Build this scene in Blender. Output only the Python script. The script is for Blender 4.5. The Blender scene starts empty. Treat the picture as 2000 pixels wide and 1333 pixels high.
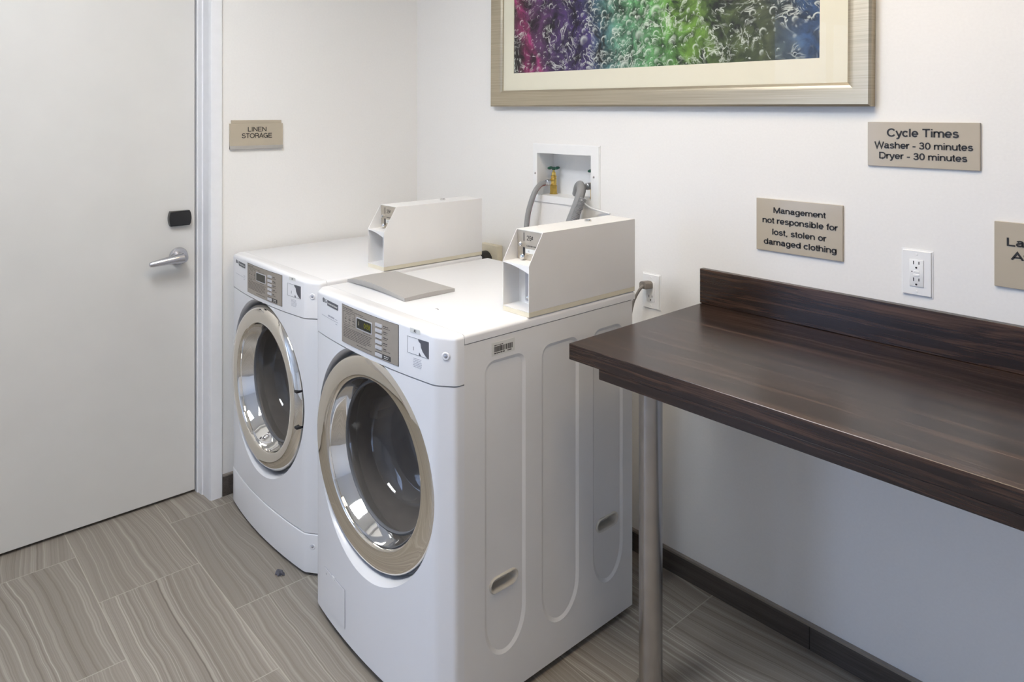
import bpy, bmesh, math, random
from mathutils import Vector, Matrix
random.seed(7)
S = bpy.context.scene
COL = S.collection
R = math.radians

# ------------------------------------------------------------------ camera, sky, exposure
cd = bpy.data.cameras.new('camera'); cam = bpy.data.objects.new('camera', cd); COL.objects.link(cam)
cam.location = (2.943, -2.03, 1.53); cam.rotation_euler = (R(90), 0, R(48))
cd.sensor_fit = 'HORIZONTAL'; cd.sensor_width = 36.0; cd.lens = 36.0*1422/2000
cd.shift_y = -444.5/2000; cd.clip_start = 0.02
S.camera = cam
W = bpy.data.worlds.new('daylight'); S.world = W; W.use_nodes = True
bg = W.node_tree.nodes['Background']
bg.inputs['Color'].default_value = (0.50, 0.66, 1.0, 1); bg.inputs['Strength'].default_value = 9.0
S.view_settings.view_transform = 'Standard'; S.view_settings.look = 'None'
S.view_settings.exposure = 0.0; S.view_settings.gamma = 1.0
S.view_settings.use_curve_mapping = False
S.cycles.max_bounces = 10; S.cycles.diffuse_bounces = 6; S.cycles.glossy_bounces = 5
S.cycles.transmission_bounces = 8; S.cycles.transparent_max_bounces = 12
S.cycles.use_denoising = True; S.cycles.caustics_reflective = False; S.cycles.caustics_refractive = False
S.cycles.sample_clamp_indirect = 6.0
CEIL = 2.75
ROOM_X, ROOM_Y = 4.5, -6.4
WIN = (-5.7, -3.5, 0.6, 2.4)          # window in the left wall beyond the door: y0, y1, z0, z1
LAMP_POWER, WARM_POWER = 27.0, 18.5

# daylight portal in the window opening
pl = bpy.data.lights.new('window_portal', 'AREA'); pl.shape = 'RECTANGLE'
pl.size = WIN[1]-WIN[0]; pl.size_y = WIN[3]-WIN[2]; pl.cycles.is_portal = True
po = bpy.data.objects.new('window_portal', pl); COL.objects.link(po)
po.location = (-0.10, (WIN[0]+WIN[1])/2, (WIN[2]+WIN[3])/2); po.rotation_euler = (R(90), 0, R(-90))

# ------------------------------------------------------------------ materials
def newmat(name):
    m = bpy.data.materials.new(name); m.use_nodes = True
    nt = m.node_tree; nt.nodes.clear()
    out = nt.nodes.new('ShaderNodeOutputMaterial'); b = nt.nodes.new('ShaderNodeBsdfPrincipled')
    nt.links.new(b.outputs[0], out.inputs[0])
    return m, nt, b
def N(nt, t, **kw):
    n = nt.nodes.new(t)
    for k, v in kw.items():
        if k.startswith('i_'):
            key = k[2:]; n.inputs[int(key) if key.isdigit() else key].default_value = v
        else: setattr(n, k, v)
    return n
def L(nt, a, b): nt.links.new(a, b)
def mth(nt, op, a, b=None, c=None):
    n = nt.nodes.new('ShaderNodeMath'); n.operation = op
    for i, v in enumerate((a, b, c)):
        if v is None: continue
        if isinstance(v, (int, float)): n.inputs[i].default_value = v
        else: nt.links.new(v, n.inputs[i])
    return n.outputs[0]
def ramp(nt, fac, stops, interp='LINEAR'):
    n = nt.nodes.new('ShaderNodeValToRGB'); n.color_ramp.interpolation = interp
    e = n.color_ramp.elements
    while len(e) < len(stops): e.new(0.5)
    for el, (p, c) in zip(e, stops): el.position = p; el.color = (*c, 1)
    nt.links.new(fac, n.inputs[0]); return n.outputs[0]
def mixc(nt, f, a, b, mode='MIX'):
    n = nt.nodes.new('ShaderNodeMix'); n.data_type = 'RGBA'; n.blend_type = mode
    for sock, v in ((n.inputs[0], f), (n.inputs[6], a), (n.inputs[7], b)):
        if isinstance(v, (int, float)): sock.default_value = v
        elif isinstance(v, tuple): sock.default_value = (*v, 1)
        else: nt.links.new(v, sock)
    return n.outputs[2]
def combine(nt, x, y, z):
    n = nt.nodes.new('ShaderNodeCombineXYZ')
    for i, v in enumerate((x, y, z)):
        if isinstance(v, (int, float)): n.inputs[i].default_value = v
        else: nt.links.new(v, n.inputs[i])
    return n.outputs[0]
def noise(nt, vec, scale, detail=2.0, rough=0.5, dist=0.0):
    n = N(nt, 'ShaderNodeTexNoise', i_Scale=scale, i_Detail=detail, i_Roughness=rough, i_Distortion=dist)
    nt.links.new(vec, n.inputs['Vector']); return n.outputs['Fac']
def bump(nt, b, h, strength, dist):
    n = N(nt, 'ShaderNodeBump', i_Strength=strength, i_Distance=dist)
    nt.links.new(h, n.inputs['Height']); nt.links.new(n.outputs[0], b.inputs['Normal'])
def plain(name, col, rough=0.5, metal=0.0, coat=0.0, var=0.03, scale=25.0, bmp=0.0, spec=0.5):
    m, nt, b = newmat(name)
    tc = N(nt, 'ShaderNodeTexCoord'); f = noise(nt, tc.outputs['Object'], scale, 3.0)
    lo = tuple(c*(1-var) for c in col); hi = tuple(min(1, c*(1+var)) for c in col)
    L(nt, ramp(nt, f, [(0.3, lo), (0.7, hi)]), b.inputs['Base Color'])
    b.inputs['Roughness'].default_value = rough; b.inputs['Metallic'].default_value = metal
    b.inputs['Coat Weight'].default_value = coat; b.inputs['Coat Roughness'].default_value = 0.08
    b.inputs['Specular IOR Level'].default_value = spec
    if bmp: bump(nt, b, f, bmp, 0.002)
    return m
M = {}
M['wall'] = plain('wall_paint', (0.83, 0.815, 0.785), 0.6, var=0.012, scale=140, bmp=0.12)
M['ceiling'] = plain('ceiling_paint', (0.85, 0.85, 0.84), 0.8, var=0.01, scale=90)
M['trim'] = plain('trim_paint', (0.80, 0.80, 0.81), 0.35, var=0.015, scale=30)
M['door'] = plain('door_paint', (0.68, 0.665, 0.63), 0.38, var=0.02, scale=6)
M['enamel'] = plain('white_enamel', (0.83, 0.83, 0.84), 0.30, coat=0.35, var=0.008, scale=8)
M['enamel_side'] = plain('white_painted_steel', (0.82, 0.81, 0.795), 0.38, coat=0.15, var=0.01, scale=8)
M['plastic_white'] = plain('white_plastic', (0.83, 0.83, 0.82), 0.35, var=0.01)
M['grip'] = plain('beige_grip_plastic', (0.56, 0.53, 0.47), 0.4, var=0.01)
M['cream'] = plain('cream_plastic', (0.74, 0.69, 0.55), 0.5, var=0.02)
M['lid'] = plain('grey_plastic', (0.38, 0.365, 0.345), 0.45, var=0.02, scale=200, bmp=0.05)
M['panel'] = plain('taupe_panel', (0.40, 0.355, 0.30), 0.38, metal=0.35, var=0.03, scale=60)
M['print'] = plain('dark_print', (0.06, 0.055, 0.05), 0.6)
M['print_grey'] = plain('grey_print', (0.42, 0.42, 0.46), 0.6)
M['black'] = plain('black_plastic', (0.012, 0.012, 0.014), 0.25)
M['rubber'] = plain('black_rubber', (0.02, 0.02, 0.02), 0.6)
M['dark'] = plain('dark_gap', (0.02, 0.02, 0.022), 0.7)
M['screen'] = plain('display_window', (0.012, 0.014, 0.010), 0.12)
M['badge'] = plain('badge_grey', (0.10, 0.10, 0.115), 0.4)
M['button'] = plain('silver_button', (0.62, 0.62, 0.64), 0.3, metal=0.2)
M['chrome'] = plain('chrome', (0.80, 0.79, 0.77), 0.05, metal=1.0, var=0.01)
M['ring'] = plain('door_chrome', (0.84, 0.80, 0.73), 0.035, metal=1.0, var=0.015, scale=12)
M['drum'] = plain('drum_steel', (0.42, 0.41, 0.40), 0.40, metal=0.3, var=0.08, scale=30)
M['drum_light'] = plain('drum_enamel', (0.55, 0.54, 0.53), 0.4, metal=0.3, var=0.05, scale=30)
M['gasket'] = plain('grey_gasket', (0.16, 0.16, 0.165), 0.5)
M['metal_plate'] = plain('nickel_plate', (0.60, 0.55, 0.47), 0.33, metal=0.8, var=0.04, scale=60)
M['steel'] = plain('brushed_steel', (0.50, 0.48, 0.46), 0.27, metal=1.0, var=0.06, scale=20)
M['zinc'] = plain('zinc', (0.55, 0.55, 0.58), 0.35, metal=0.9)
M['sat'] = plain('satin_chrome', (0.62, 0.62, 0.65), 0.27, metal=1.0, var=0.02)
M['brass'] = plain('brass', (0.72, 0.50, 0.13), 0.28, metal=1.0, var=0.1, scale=80)
M['green'] = plain('green_enamel', (0.008, 0.075, 0.045), 0.4)
M['hose'] = plain('grey_hose', (0.27, 0.27, 0.27), 0.5)
M['hose_red'] = plain('red_stripe', (0.22, 0.03, 0.03), 0.5)
M['cord'] = plain('grey_cord', (0.23, 0.205, 0.18), 0.55)
M['sign'] = plain('tan_acrylic', (0.455, 0.395, 0.30), 0.30, var=0.015, coat=0.2)
M['sign_edge'] = plain('sign_backing', (0.40, 0.38, 0.35), 0.4)
M['letter'] = plain('black_lettering', (0.018, 0.016, 0.015), 0.5)
M['mat_board'] = plain('cream_mat_board', (0.83, 0.79, 0.66), 0.8, var=0.01)
M['paper'] = plain('white_label', (0.72, 0.72, 0.68), 0.6)
M['trim_strip'] = plain('tile_edge_trim', (0.33, 0.29, 0.25), 0.35, metal=0.5)
M['lint'] = plain('dark_lint', (0.10, 0.10, 0.12), 0.9)
M['white_emit_frame'] = plain('lamp_frame', (0.8, 0.8, 0.8), 0.5)

def emit(name, col, st):
    m = bpy.data.materials.new(name); m.use_nodes = True; nt = m.node_tree; nt.nodes.clear()
    o = nt.nodes.new('ShaderNodeOutputMaterial'); e = nt.nodes.new('ShaderNodeEmission')
    e.inputs[0].default_value = (*col, 1); e.inputs[1].default_value = st
    L(nt, e.outputs[0], o.inputs[0]); return m
M['lamp'] = emit('lamp_diffuser', (0.95, 0.97, 1.0), LAMP_POWER)
M['lamp_warm'] = emit('warm_lamp_diffuser', (1.0, 0.80, 0.54), WARM_POWER)
M['led'] = emit('led_digits', (0.42, 0.42, 0.06), 0.5)
M['led_white'] = emit('led_icon', (0.8, 0.75, 0.6), 0.35)

def glassy(name, tint, ior, fac_min, rough=0.0, haze=0.0):
    m = bpy.data.materials.new(name); m.use_nodes = True; nt = m.node_tree; nt.nodes.clear()
    o = nt.nodes.new('ShaderNodeOutputMaterial'); t = N(nt, 'ShaderNodeBsdfTransparent'); g = N(nt, 'ShaderNodeBsdfGlossy', i_Roughness=rough)
    t.inputs[0].default_value = (*tint, 1); g.inputs[0].default_value = (0.95, 0.95, 0.95, 1)
    ge = N(nt, 'ShaderNodeNewGeometry'); dp = N(nt, 'ShaderNodeVectorMath', operation='DOT_PRODUCT'); mx = nt.nodes.new('ShaderNodeMixShader')
    L(nt, ge.outputs['Normal'], dp.inputs[0]); L(nt, ge.outputs['Incoming'], dp.inputs[1])
    f0 = ((ior-1)/(ior+1))**2
    f = mth(nt, 'POWER', mth(nt, 'SUBTRACT', 1.0, mth(nt, 'MINIMUM', mth(nt, 'ABSOLUTE', dp.outputs['Value']), 1.0)), 5.0)
    f = mth(nt, 'MAXIMUM', mth(nt, 'MULTIPLY_ADD', f, 1-f0, f0), fac_min)
    L(nt, f, mx.inputs[0]); L(nt, t.outputs[0], mx.inputs[1]); L(nt, g.outputs[0], mx.inputs[2]); 
    if haze:
        df = N(nt, 'ShaderNodeBsdfDiffuse'); df.inputs[0].default_value = (0.38, 0.34, 0.30, 1)
        m2 = nt.nodes.new('ShaderNodeMixShader'); m2.inputs[0].default_value = haze; L(nt, mx.outputs[0], m2.inputs[1]); L(nt, df.outputs[0], m2.inputs[2]); L(nt, m2.outputs[0], o.inputs[0])
    else: L(nt, mx.outputs[0], o.inputs[0])
    return m
M['door_glass'] = glassy('smoky_door_glass', (0.52, 0.49, 0.46), 1.5, 0.06, 0.02, 0.27)
M['pane'] = glassy('window_pane', (0.97, 0.98, 1.0), 1.45, 0.03)
M['picture_glass'] = glassy('picture_glass', (0.98, 0.98, 0.97), 1.12, 0.0)

def floor_material():
    m, nt, b = newmat('striped_stone_tile')
    g = N(nt, 'ShaderNodeNewGeometry'); s = N(nt, 'ShaderNodeSeparateXYZ'); L(nt, g.outputs['Position'], s.inputs[0])
    x, y = s.outputs[0], s.outputs[1]
    PY, PX = 0.305, 0.6315
    rf = mth(nt, 'DIVIDE', mth(nt, 'ADD', y, 1.163), PY)
    row = mth(nt, 'FLOOR', rf); fy = mth(nt, 'SUBTRACT', rf, row)
    par = mth(nt, 'ABSOLUTE', mth(nt, 'MODULO', row, 2.0))
    off = mth(nt, 'ADD', 0.0725, mth(nt, 'MULTIPLY', par, 0.3165))
    cf = mth(nt, 'DIVIDE', mth(nt, 'SUBTRACT', x, off), PX)
    colm = mth(nt, 'FLOOR', cf); fx = mth(nt, 'SUBTRACT', cf, colm)
    gw = 0.0016
    ey = mth(nt, 'MULTIPLY', mth(nt, 'MINIMUM', fy, mth(nt, 'SUBTRACT', 1.0, fy)), PY)
    ex = mth(nt, 'MULTIPLY', mth(nt, 'MINIMUM', fx, mth(nt, 'SUBTRACT', 1.0, fx)), PX)
    grout = mth(nt, 'LESS_THAN', mth(nt, 'MINIMUM', ex, ey), gw)
    idv = mth(nt, 'ADD', mth(nt, 'MULTIPLY', row, 7.31), mth(nt, 'MULTIPLY', colm, 3.77))
    # wavy veins along x, different in each tile
    wv = noise(nt, combine(nt, mth(nt, 'ADD', mth(nt, 'MULTIPLY', x, 1.5), idv), mth(nt, 'MULTIPLY', y, 2.2), idv), 1.0, 1.6, 0.4)
    wv2 = noise(nt, combine(nt, mth(nt, 'MULTIPLY', x, 8.0), mth(nt, 'MULTIPLY', y, 10.0), idv), 1.0, 2.0)
    yy = mth(nt, 'ADD', y, mth(nt, 'ADD', mth(nt, 'MULTIPLY', wv, 0.12), mth(nt, 'MULTIPLY', wv2, 0.012)))
    yy = mth(nt, 'ADD', yy, mth(nt, 'MULTIPLY', x, mth(nt, 'MULTIPLY', mth(nt, 'SINE', mth(nt, 'MULTIPLY', idv, 2.3)), 0.06)))
    n1 = noise(nt, combine(nt, 0.0, mth(nt, 'MULTIPLY', yy, 70.0), idv), 1.0, 3.0, 0.62)
    n2 = noise(nt, combine(nt, 5.0, mth(nt, 'MULTIPLY', yy, 260.0), idv), 1.0, 2.0, 0.5)
    n3 = noise(nt, combine(nt, 9.0, mth(nt, 'MULTIPLY', yy, 14.0), idv), 1.0, 1.0, 0.5)
    amp = mth(nt, 'ADD', 0.35, mth(nt, 'MULTIPLY', n3, 1.1))
    f = mth(nt, 'ADD', 0.5, mth(nt, 'MULTIPLY', amp, mth(nt, 'ADD', mth(nt, 'SUBTRACT', n1, 0.5), mth(nt, 'MULTIPLY', mth(nt, 'SUBTRACT', n2, 0.5), 0.55))))
    c = ramp(nt, f, [(0.20, (0.16, 0.135, 0.108)), (0.38, (0.285, 0.25, 0.208)), (0.54, (0.35, 0.312, 0.265)), (0.66, (0.48, 0.44, 0.38)), (0.78, (0.60, 0.555, 0.485))])
    tone = mth(nt, 'ADD', 0.93, mth(nt, 'MULTIPLY', mth(nt, 'FRACT', mth(nt, 'MULTIPLY', mth(nt, 'SINE', mth(nt, 'MULTIPLY', idv, 12.9)), 43.7)), 0.14))
    tone = mth(nt, 'MULTIPLY', tone, 0.80); tn = N(nt, 'ShaderNodeVectorMath', operation='SCALE'); L(nt, c, tn.inputs[0]); L(nt, tone, tn.inputs['Scale'])
    c = mixc(nt, grout, tn.outputs[0], (0.44, 0.405, 0.35))
    L(nt, c, b.inputs['Base Color'])
    L(nt, mth(nt, 'ADD', 0.38, mth(nt, 'MULTIPLY', grout, 0.4)), b.inputs['Roughness'])
    bump(nt, b, mth(nt, 'SUBTRACT', mth(nt, 'MULTIPLY', f, 0.15), grout), 0.25, 0.001)
    return m
M['floor'] = floor_material()

def wood_material(name, dark, mid, light, rough=0.26, axis=0, sc=1.0):
    m, nt, b = newmat(name)
    tc = N(nt, 'ShaderNodeTexCoord'); s = N(nt, 'ShaderNodeSeparateXYZ'); L(nt, tc.outputs['Object'], s.inputs[0])
    x, y, z = s.outputs
    w = noise(nt, combine(nt, mth(nt, 'MULTIPLY', x, 2.0), mth(nt, 'MULTIPLY', y, 5.0), mth(nt, 'MULTIPLY', z, 5.0)), 1.0, 2.0)
    w = mth(nt, 'MULTIPLY', w, 0.05)
    v = combine(nt, mth(nt, 'MULTIPLY', x, 1.1), mth(nt, 'MULTIPLY', mth(nt, 'ADD', y, w), 105.0*sc), mth(nt, 'MULTIPLY', mth(nt, 'ADD', z, w), 105.0*sc))
    n1 = noise(nt, v, 1.0, 4.0, 0.62)
    v2 = combine(nt, mth(nt, 'MULTIPLY', x, 9.0), mth(nt, 'MULTIPLY', y, 420.0), mth(nt, 'MULTIPLY', z, 420.0))
    n2 = noise(nt, v2, 1.0, 2.0)
    n3 = noise(nt, combine(nt, mth(nt, 'MULTIPLY', x, 0.7), mth(nt, 'MULTIPLY', mth(nt, 'ADD', y, w), 24.0*sc), mth(nt, 'MULTIPLY', mth(nt, 'ADD', z, w), 24.0*sc)), 1.0, 2.0)
    f = mth(nt, 'ADD', mth(nt, 'ADD', mth(nt, 'MULTIPLY', n1, 0.45), mth(nt, 'MULTIPLY', n3, 0.35)), mth(nt, 'MULTIPLY', n2, 0.2))
    L(nt, ramp(nt, f, [(0.38, dark), (0.50, mid), (0.66, light)]), b.inputs['Base Color'])
    b.inputs['Roughness'].default_value = rough; b.inputs['Specular IOR Level'].default_value = 0.6
    bump(nt, b, n2, 0.06, 0.0008)
    return m
M['wood'] = wood_material('dark_walnut_laminate', (0.008, 0.0045, 0.0035), (0.025, 0.0135, 0.0095), (0.10, 0.054, 0.034), 0.27)
M['base_tile'] = wood_material('brown_base_tile', (0.045, 0.036, 0.030), (0.075, 0.062, 0.052), (0.12, 0.10, 0.085), 0.4, sc=2.0)

def frame_material():
    m, nt, b = newmat('brushed_silver_frame')
    tc = N(nt, 'ShaderNodeTexCoord'); s = N(nt, 'ShaderNodeSeparateXYZ'); L(nt, tc.outputs['Object'], s.inputs[0])
    n1 = noise(nt, combine(nt, mth(nt, 'MULTIPLY', s.outputs[0], 3.0), 0.0, mth(nt, 'MULTIPLY', s.outputs[2], 260.0)), 1.0, 3.0)
    L(nt, ramp(nt, n1, [(0.3, (0.40, 0.345, 0.25)), (0.7, (0.52, 0.455, 0.34))]), b.inputs['Base Color'])
    b.inputs['Metallic'].default_value = 0.75; b.inputs['Roughness'].default_value = 0.36
    bump(nt, b, n1, 0.15, 0.001)
    return m
M['frame'] = frame_material()

def art_material(w, h):
    m, nt, b = newmat('bubbling_water_print')
    tc = N(nt, 'ShaderNodeTexCoord'); s = N(nt, 'ShaderNodeSeparateXYZ'); L(nt, tc.outputs['Object'], s.inputs[0])
    u = mth(nt, 'ADD', mth(nt, 'DIVIDE', s.outputs[0], w), 0.5); v = mth(nt, 'ADD', mth(nt, 'DIVIDE', s.outputs[2], h), 0.5)
    x, z = s.outputs[0], s.outputs[2]
    p = combine(nt, x, 0.0, z)
    nz = noise(nt, p, 5.0, 3.0); nz2 = noise(nt, combine(nt, mth(nt, 'ADD', x, 7.0), 0.0, z), 9.0, 4.0)
    uu = mth(nt, 'ADD', u, mth(nt, 'ADD', mth(nt, 'MULTIPLY', mth(nt, 'SUBTRACT', nz, 0.5), 0.16), mth(nt, 'MULTIPLY', mth(nt, 'SUBTRACT', v, 0.2), 0.10)))
    base = ramp(nt, uu, [(0.0, (0.05, 0.035, 0.045)), (0.05, (0.30, 0.02, 0.14)), (0.10, (0.13, 0.04, 0.13)), (0.17, (0.085, 0.035, 0.14)), (0.30, (0.06, 0.04, 0.17)),
        (0.37, (0.06, 0.13, 0.20)), (0.44, (0.12, 0.30, 0.21)), (0.55, (0.12, 0.33, 0.10)), (0.64, (0.14, 0.29, 0.035)), (0.74, (0.075, 0.115, 0.03)), (0.86, (0.07, 0.085, 0.04)), (0.92, (0.05, 0.08, 0.12)), (0.96, (0.03, 0.08, 0.20))])  # blue right end: window reflection painted into the print colours
    def ad(a, bb): return mth(nt, 'ADD', a, bb)
    dx = mth(nt, 'MULTIPLY', mth(nt, 'SUBTRACT', nz2, 0.5), 0.10); dz = mth(nt, 'MULTIPLY', mth(nt, 'SUBTRACT', nz, 0.5), 0.12)
    pd = combine(nt, ad(x, dx), 0.0, ad(z, dz))
    def vor(vec, sc, feat='F1'):
        n = N(nt, 'ShaderNodeTexVoronoi', feature=feat, i_Scale=sc); L(nt, vec, n.inputs['Vector']); return n.outputs['Distance']
    def sat(v, lo, hi): return mth(nt, 'MINIMUM', mth(nt, 'MAXIMUM', mth(nt, 'DIVIDE', mth(nt, 'SUBTRACT', v, lo), hi-lo), 0.0), 1.0)
    # white flecks and torn streaks of light
    fle = sat(noise(nt, pd, 46.0, 4.0, 0.62, 0.6), 0.60, 0.68)
    r1 = noise(nt, pd, 17.0, 5.0, 0.6, 0.9)
    fil = mth(nt, 'POWER', mth(nt, 'MAXIMUM', mth(nt, 'SUBTRACT', 1.0, mth(nt, 'MULTIPLY', mth(nt, 'ABSOLUTE', mth(nt, 'SUBTRACT', r1, 0.52)), 26.0)), 0.0), 1.5)
    msk = sat(noise(nt, combine(nt, mth(nt, 'ADD', x, 11.0), 0.0, z), 11.0, 3.0), 0.46, 0.60)
    streak = mth(nt, 'MAXIMUM', mth(nt, 'MULTIPLY', fil, msk), mth(nt, 'MULTIPLY', fle, sat(noise(nt, p, 8.0, 2.0), 0.38, 0.56)))
    # bubbles: thin rims brightest on the upper left, dark inside edge
    def bubbles(vec, scl, rad, keep):
        vn = N(nt, 'ShaderNodeTexVoronoi', feature='F1', i_Scale=scl, i_Randomness=0.85); L(nt, vec, vn.inputs['Vector'])
        d = vn.outputs['Distance']; dif = N(nt, 'ShaderNodeVectorMath', operation='SUBTRACT'); L(nt, vec, dif.inputs[0]); L(nt, vn.outputs['Position'], dif.inputs[1])
        dt = N(nt, 'ShaderNodeVectorMath', operation='DOT_PRODUCT'); L(nt, dif.outputs[0], dt.inputs[0]); dt.inputs[1].default_value = (-0.55*scl/rad, 0, 0.83*scl/rad)
        sepc = N(nt, 'ShaderNodeSeparateColor'); L(nt, vn.outputs['Color'], sepc.inputs[0]); on = mth(nt, 'GREATER_THAN', keep, sepc.outputs[0])
        rim = mth(nt, 'MAXIMUM', mth(nt, 'SUBTRACT', 1.0, mth(nt, 'MULTIPLY', mth(nt, 'ABSOLUTE', mth(nt, 'SUBTRACT', d, rad)), 9.5/rad*0.35)), 0.0)
        lit = sat(dt.outputs['Value'], -0.55, 1.0)
        return mth(nt, 'MULTIPLY', mth(nt, 'MULTIPLY', rim, lit), on), mth(nt, 'MULTIPLY', mth(nt, 'LESS_THAN', d, rad), on)
    mid = mth(nt, 'MAXIMUM', mth(nt, 'SUBTRACT', 1.0, mth(nt, 'MULTIPLY', mth(nt, 'ABSOLUTE', mth(nt, 'SUBTRACT', u, 0.46)), 3.6)), 0.16)
    b1, in1 = bubbles(p, 15.0, 0.34, mth(nt, 'MULTIPLY', mid, 0.6)); b2, in2 = bubbles(p, 30.0, 0.36, mth(nt, 'MULTIPLY', mid, 1.0)); b3, in3 = bubbles(p, 58.0, 0.34, mth(nt, 'ADD', mth(nt, 'MULTIPLY', mid, 0.6), 0.05))
    hi = mth(nt, 'MINIMUM', mth(nt, 'MAXIMUM', mth(nt, 'MAXIMUM', streak, b1), mth(nt, 'MAXIMUM', b2, b3)), 1.0)
    shade = mth(nt, 'ADD', 0.035, mth(nt, 'MULTIPLY', mth(nt, 'POWER', sat(noise(nt, pd, 15.0, 6.0, 0.68, 0.5), 0.34, 0.68), 1.3), 1.45))
    shade = mth(nt, 'MULTIPLY', shade, mth(nt, 'SUBTRACT', 1.0, mth(nt, 'MULTIPLY', mth(nt, 'MAXIMUM', in1, in2), 0.25)))
    plum = mth(nt, 'ADD', 1.0, mth(nt, 'MULTIPLY', sat(v, 0.12, 0.32), mth(nt, 'MAXIMUM', mth(nt, 'SUBTRACT', 1.0, mth(nt, 'MULTIPLY', mth(nt, 'ABSOLUTE', mth(nt, 'SUBTRACT', u, 0.56)), 7.0)), 0.0)))
    sc = N(nt, 'ShaderNodeVectorMath', operation='SCALE'); L(nt, base, sc.inputs[0]); L(nt, mth(nt, 'MULTIPLY', shade, plum), sc.inputs['Scale'])
    hc = mixc(nt, 0.78, base, (0.95, 1.0, 0.92)); c = mixc(nt, mth(nt, 'MULTIPLY', hi, 0.92), sc.outputs[0], hc)
    # magenta swirl on the left, pale green plume on the right
    sw = mth(nt, 'ABSOLUTE', mth(nt, 'SUBTRACT', ad(u, mth(nt, 'MULTIPLY', dx, 0.6)), ad(0.125, mth(nt, 'MULTIPLY', v, -0.28))))
    sw = mth(nt, 'MAXIMUM', mth(nt, 'SUBTRACT', 1.0, mth(nt, 'MULTIPLY', sw, 60.0)), 0.0)
    c = mixc(nt, mth(nt, 'MULTIPLY', sw, mth(nt, 'MINIMUM', mth(nt, 'MULTIPLY', shade, 0.8), 1.0)), c, (0.46, 0.04, 0.20))
    L(nt, c, b.inputs['Base Color']); b.inputs['Roughness'].default_value = 0.5
    return m

# ------------------------------------------------------------------ mesh helpers
def obj(name, bm, mat, parent=None, smooth=35, loc=(0, 0, 0), rot=None):
    bmesh.ops.remove_doubles(bm, verts=bm.verts, dist=1e-6)
    bmesh.ops.recalc_face_normals(bm, faces=bm.faces)
    me = bpy.data.meshes.new(name); bm.to_mesh(me); bm.free()
    for mm in (mat if isinstance(mat, (list, tuple)) else [mat]): me.materials.append(M[mm] if isinstance(mm, str) else mm)
    if smooth:
        for p in me.polygons: p.use_smooth = True
        me.set_sharp_from_angle(angle=R(smooth))
    o = bpy.data.objects.new(name, me); COL.objects.link(o)
    if parent: o.parent = parent
    o.location = loc
    if rot: o.rotation_euler = rot
    return o
def thing(name, label, cat, loc=(0, 0, 0), group=None, rz=0):
    o = bpy.data.objects.new(name, None); COL.objects.link(o); o.location = loc; o.rotation_euler = (0, 0, rz)
    o.empty_display_size = 0.1
    return tag(o, label, cat, group)
def tag(o, label, cat, group=None):
    o['label'] = label; o['category'] = cat
    if group: o['group'] = group
    return o
def struct(o): o['kind'] = 'structure'; return o
def B(): return bmesh.new()
def box(bm, x0, x1, y0, y1, z0, z1, bev=0.0, seg=2, mi=0):
    r = bmesh.ops.create_cube(bm, size=1.0)
    vs = r['verts']
    for v in vs: v.co = Vector(((x0+x1)/2+v.co.x*(x1-x0), (y0+y1)/2+v.co.y*(y1-y0), (z0+z1)/2+v.co.z*(z1-z0)))
    fs = list({f for v in vs for f in v.link_faces})
    for f in fs: f.material_index = mi
    if bev:
        es = list({e for v in vs for e in v.link_edges})
        bmesh.ops.bevel(bm, geom=es, offset=bev, segments=seg, profile=0.5, affect='EDGES')
    return bm
def lathe(bm, prof, org=(0, 0, 0), ax=(0, 0, 1), n=48, mi=0):
    """prof: list of (radius, height along ax)."""
    q = Vector((0, 0, 1)).rotation_difference(Vector(ax).normalized()).to_matrix(); org = Vector(org)
    rings = []
    for r, h in prof:
        if r < 1e-6: rings.append([bm.verts.new(org+q@Vector((0, 0, h)))])
        else: rings.append([bm.verts.new(org+q@Vector((r*math.cos(2*math.pi*i/n), r*math.sin(2*math.pi*i/n), h))) for i in range(n)])
    for a, b in zip(rings, rings[1:]):
        for i in range(n):
            j = (i+1) % n
            if len(a) == 1 and len(b) == 1: continue
            if len(a) == 1: f = bm.faces.new((a[0], b[i], b[j]))
            elif len(b) == 1: f = bm.faces.new((a[i], a[j], b[0]))
            else: f = bm.faces.new((a[i], a[j], b[j], b[i]))
            f.material_index = mi
    return bm
def rod(bm, p0, p1, r, n=24, r1=None):
    p0, p1 = Vector(p0), Vector(p1); h = (p1-p0).length; r1 = r if r1 is None else r1
    return lathe(bm, [(0, 0), (r, 0), (r1, h), (0, h)], p0, p1-p0, n)
def spline(pts, k=8):
    P = [Vector(p) for p in pts]; P = [2*P[0]-P[1]]+P+[2*P[-1]-P[-2]]; out = []
    for i in range(1, len(P)-2):
        for j in range(k):
            t = j/k; a, b, c, d = P[i-1:i+3]
            out.append(0.5*((2*b)+(c-a)*t+(2*a-5*b+4*c-d)*t*t+(3*b-a-3*c+d)*t**3))
    out.append(P[-2]); return out
def tube(bm, pts, r, n=14, k=8, rf=None, mat_fn=None, cap=True):
    C = spline(pts, k) if k > 1 else [Vector(p) for p in pts]
    rings = []; up = None
    for i, c in enumerate(C):
        t = (C[min(i+1, len(C)-1)]-C[max(i-1, 0)]).normalized()
        if up is None: up = t.orthogonal().normalized()
        up = (up-t*up.dot(t)).normalized(); s = t.cross(up)
        rr = rf(i/(len(C)-1), i) if rf else r
        rings.append([bm.verts.new(c+(up*math.cos(2*math.pi*j/n)+s*math.sin(2*math.pi*j/n))*rr) for j in range(n)])
    for a, b in zip(rings, rings[1:]):
        for j in range(n):
            f = bm.faces.new((a[j], a[(j+1) % n], b[(j+1) % n], b[j]))
            if mat_fn: f.material_index = mat_fn(j)
    if cap: bm.faces.new(rings[0][::-1]); bm.faces.new(rings[-1])
    return bm
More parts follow.
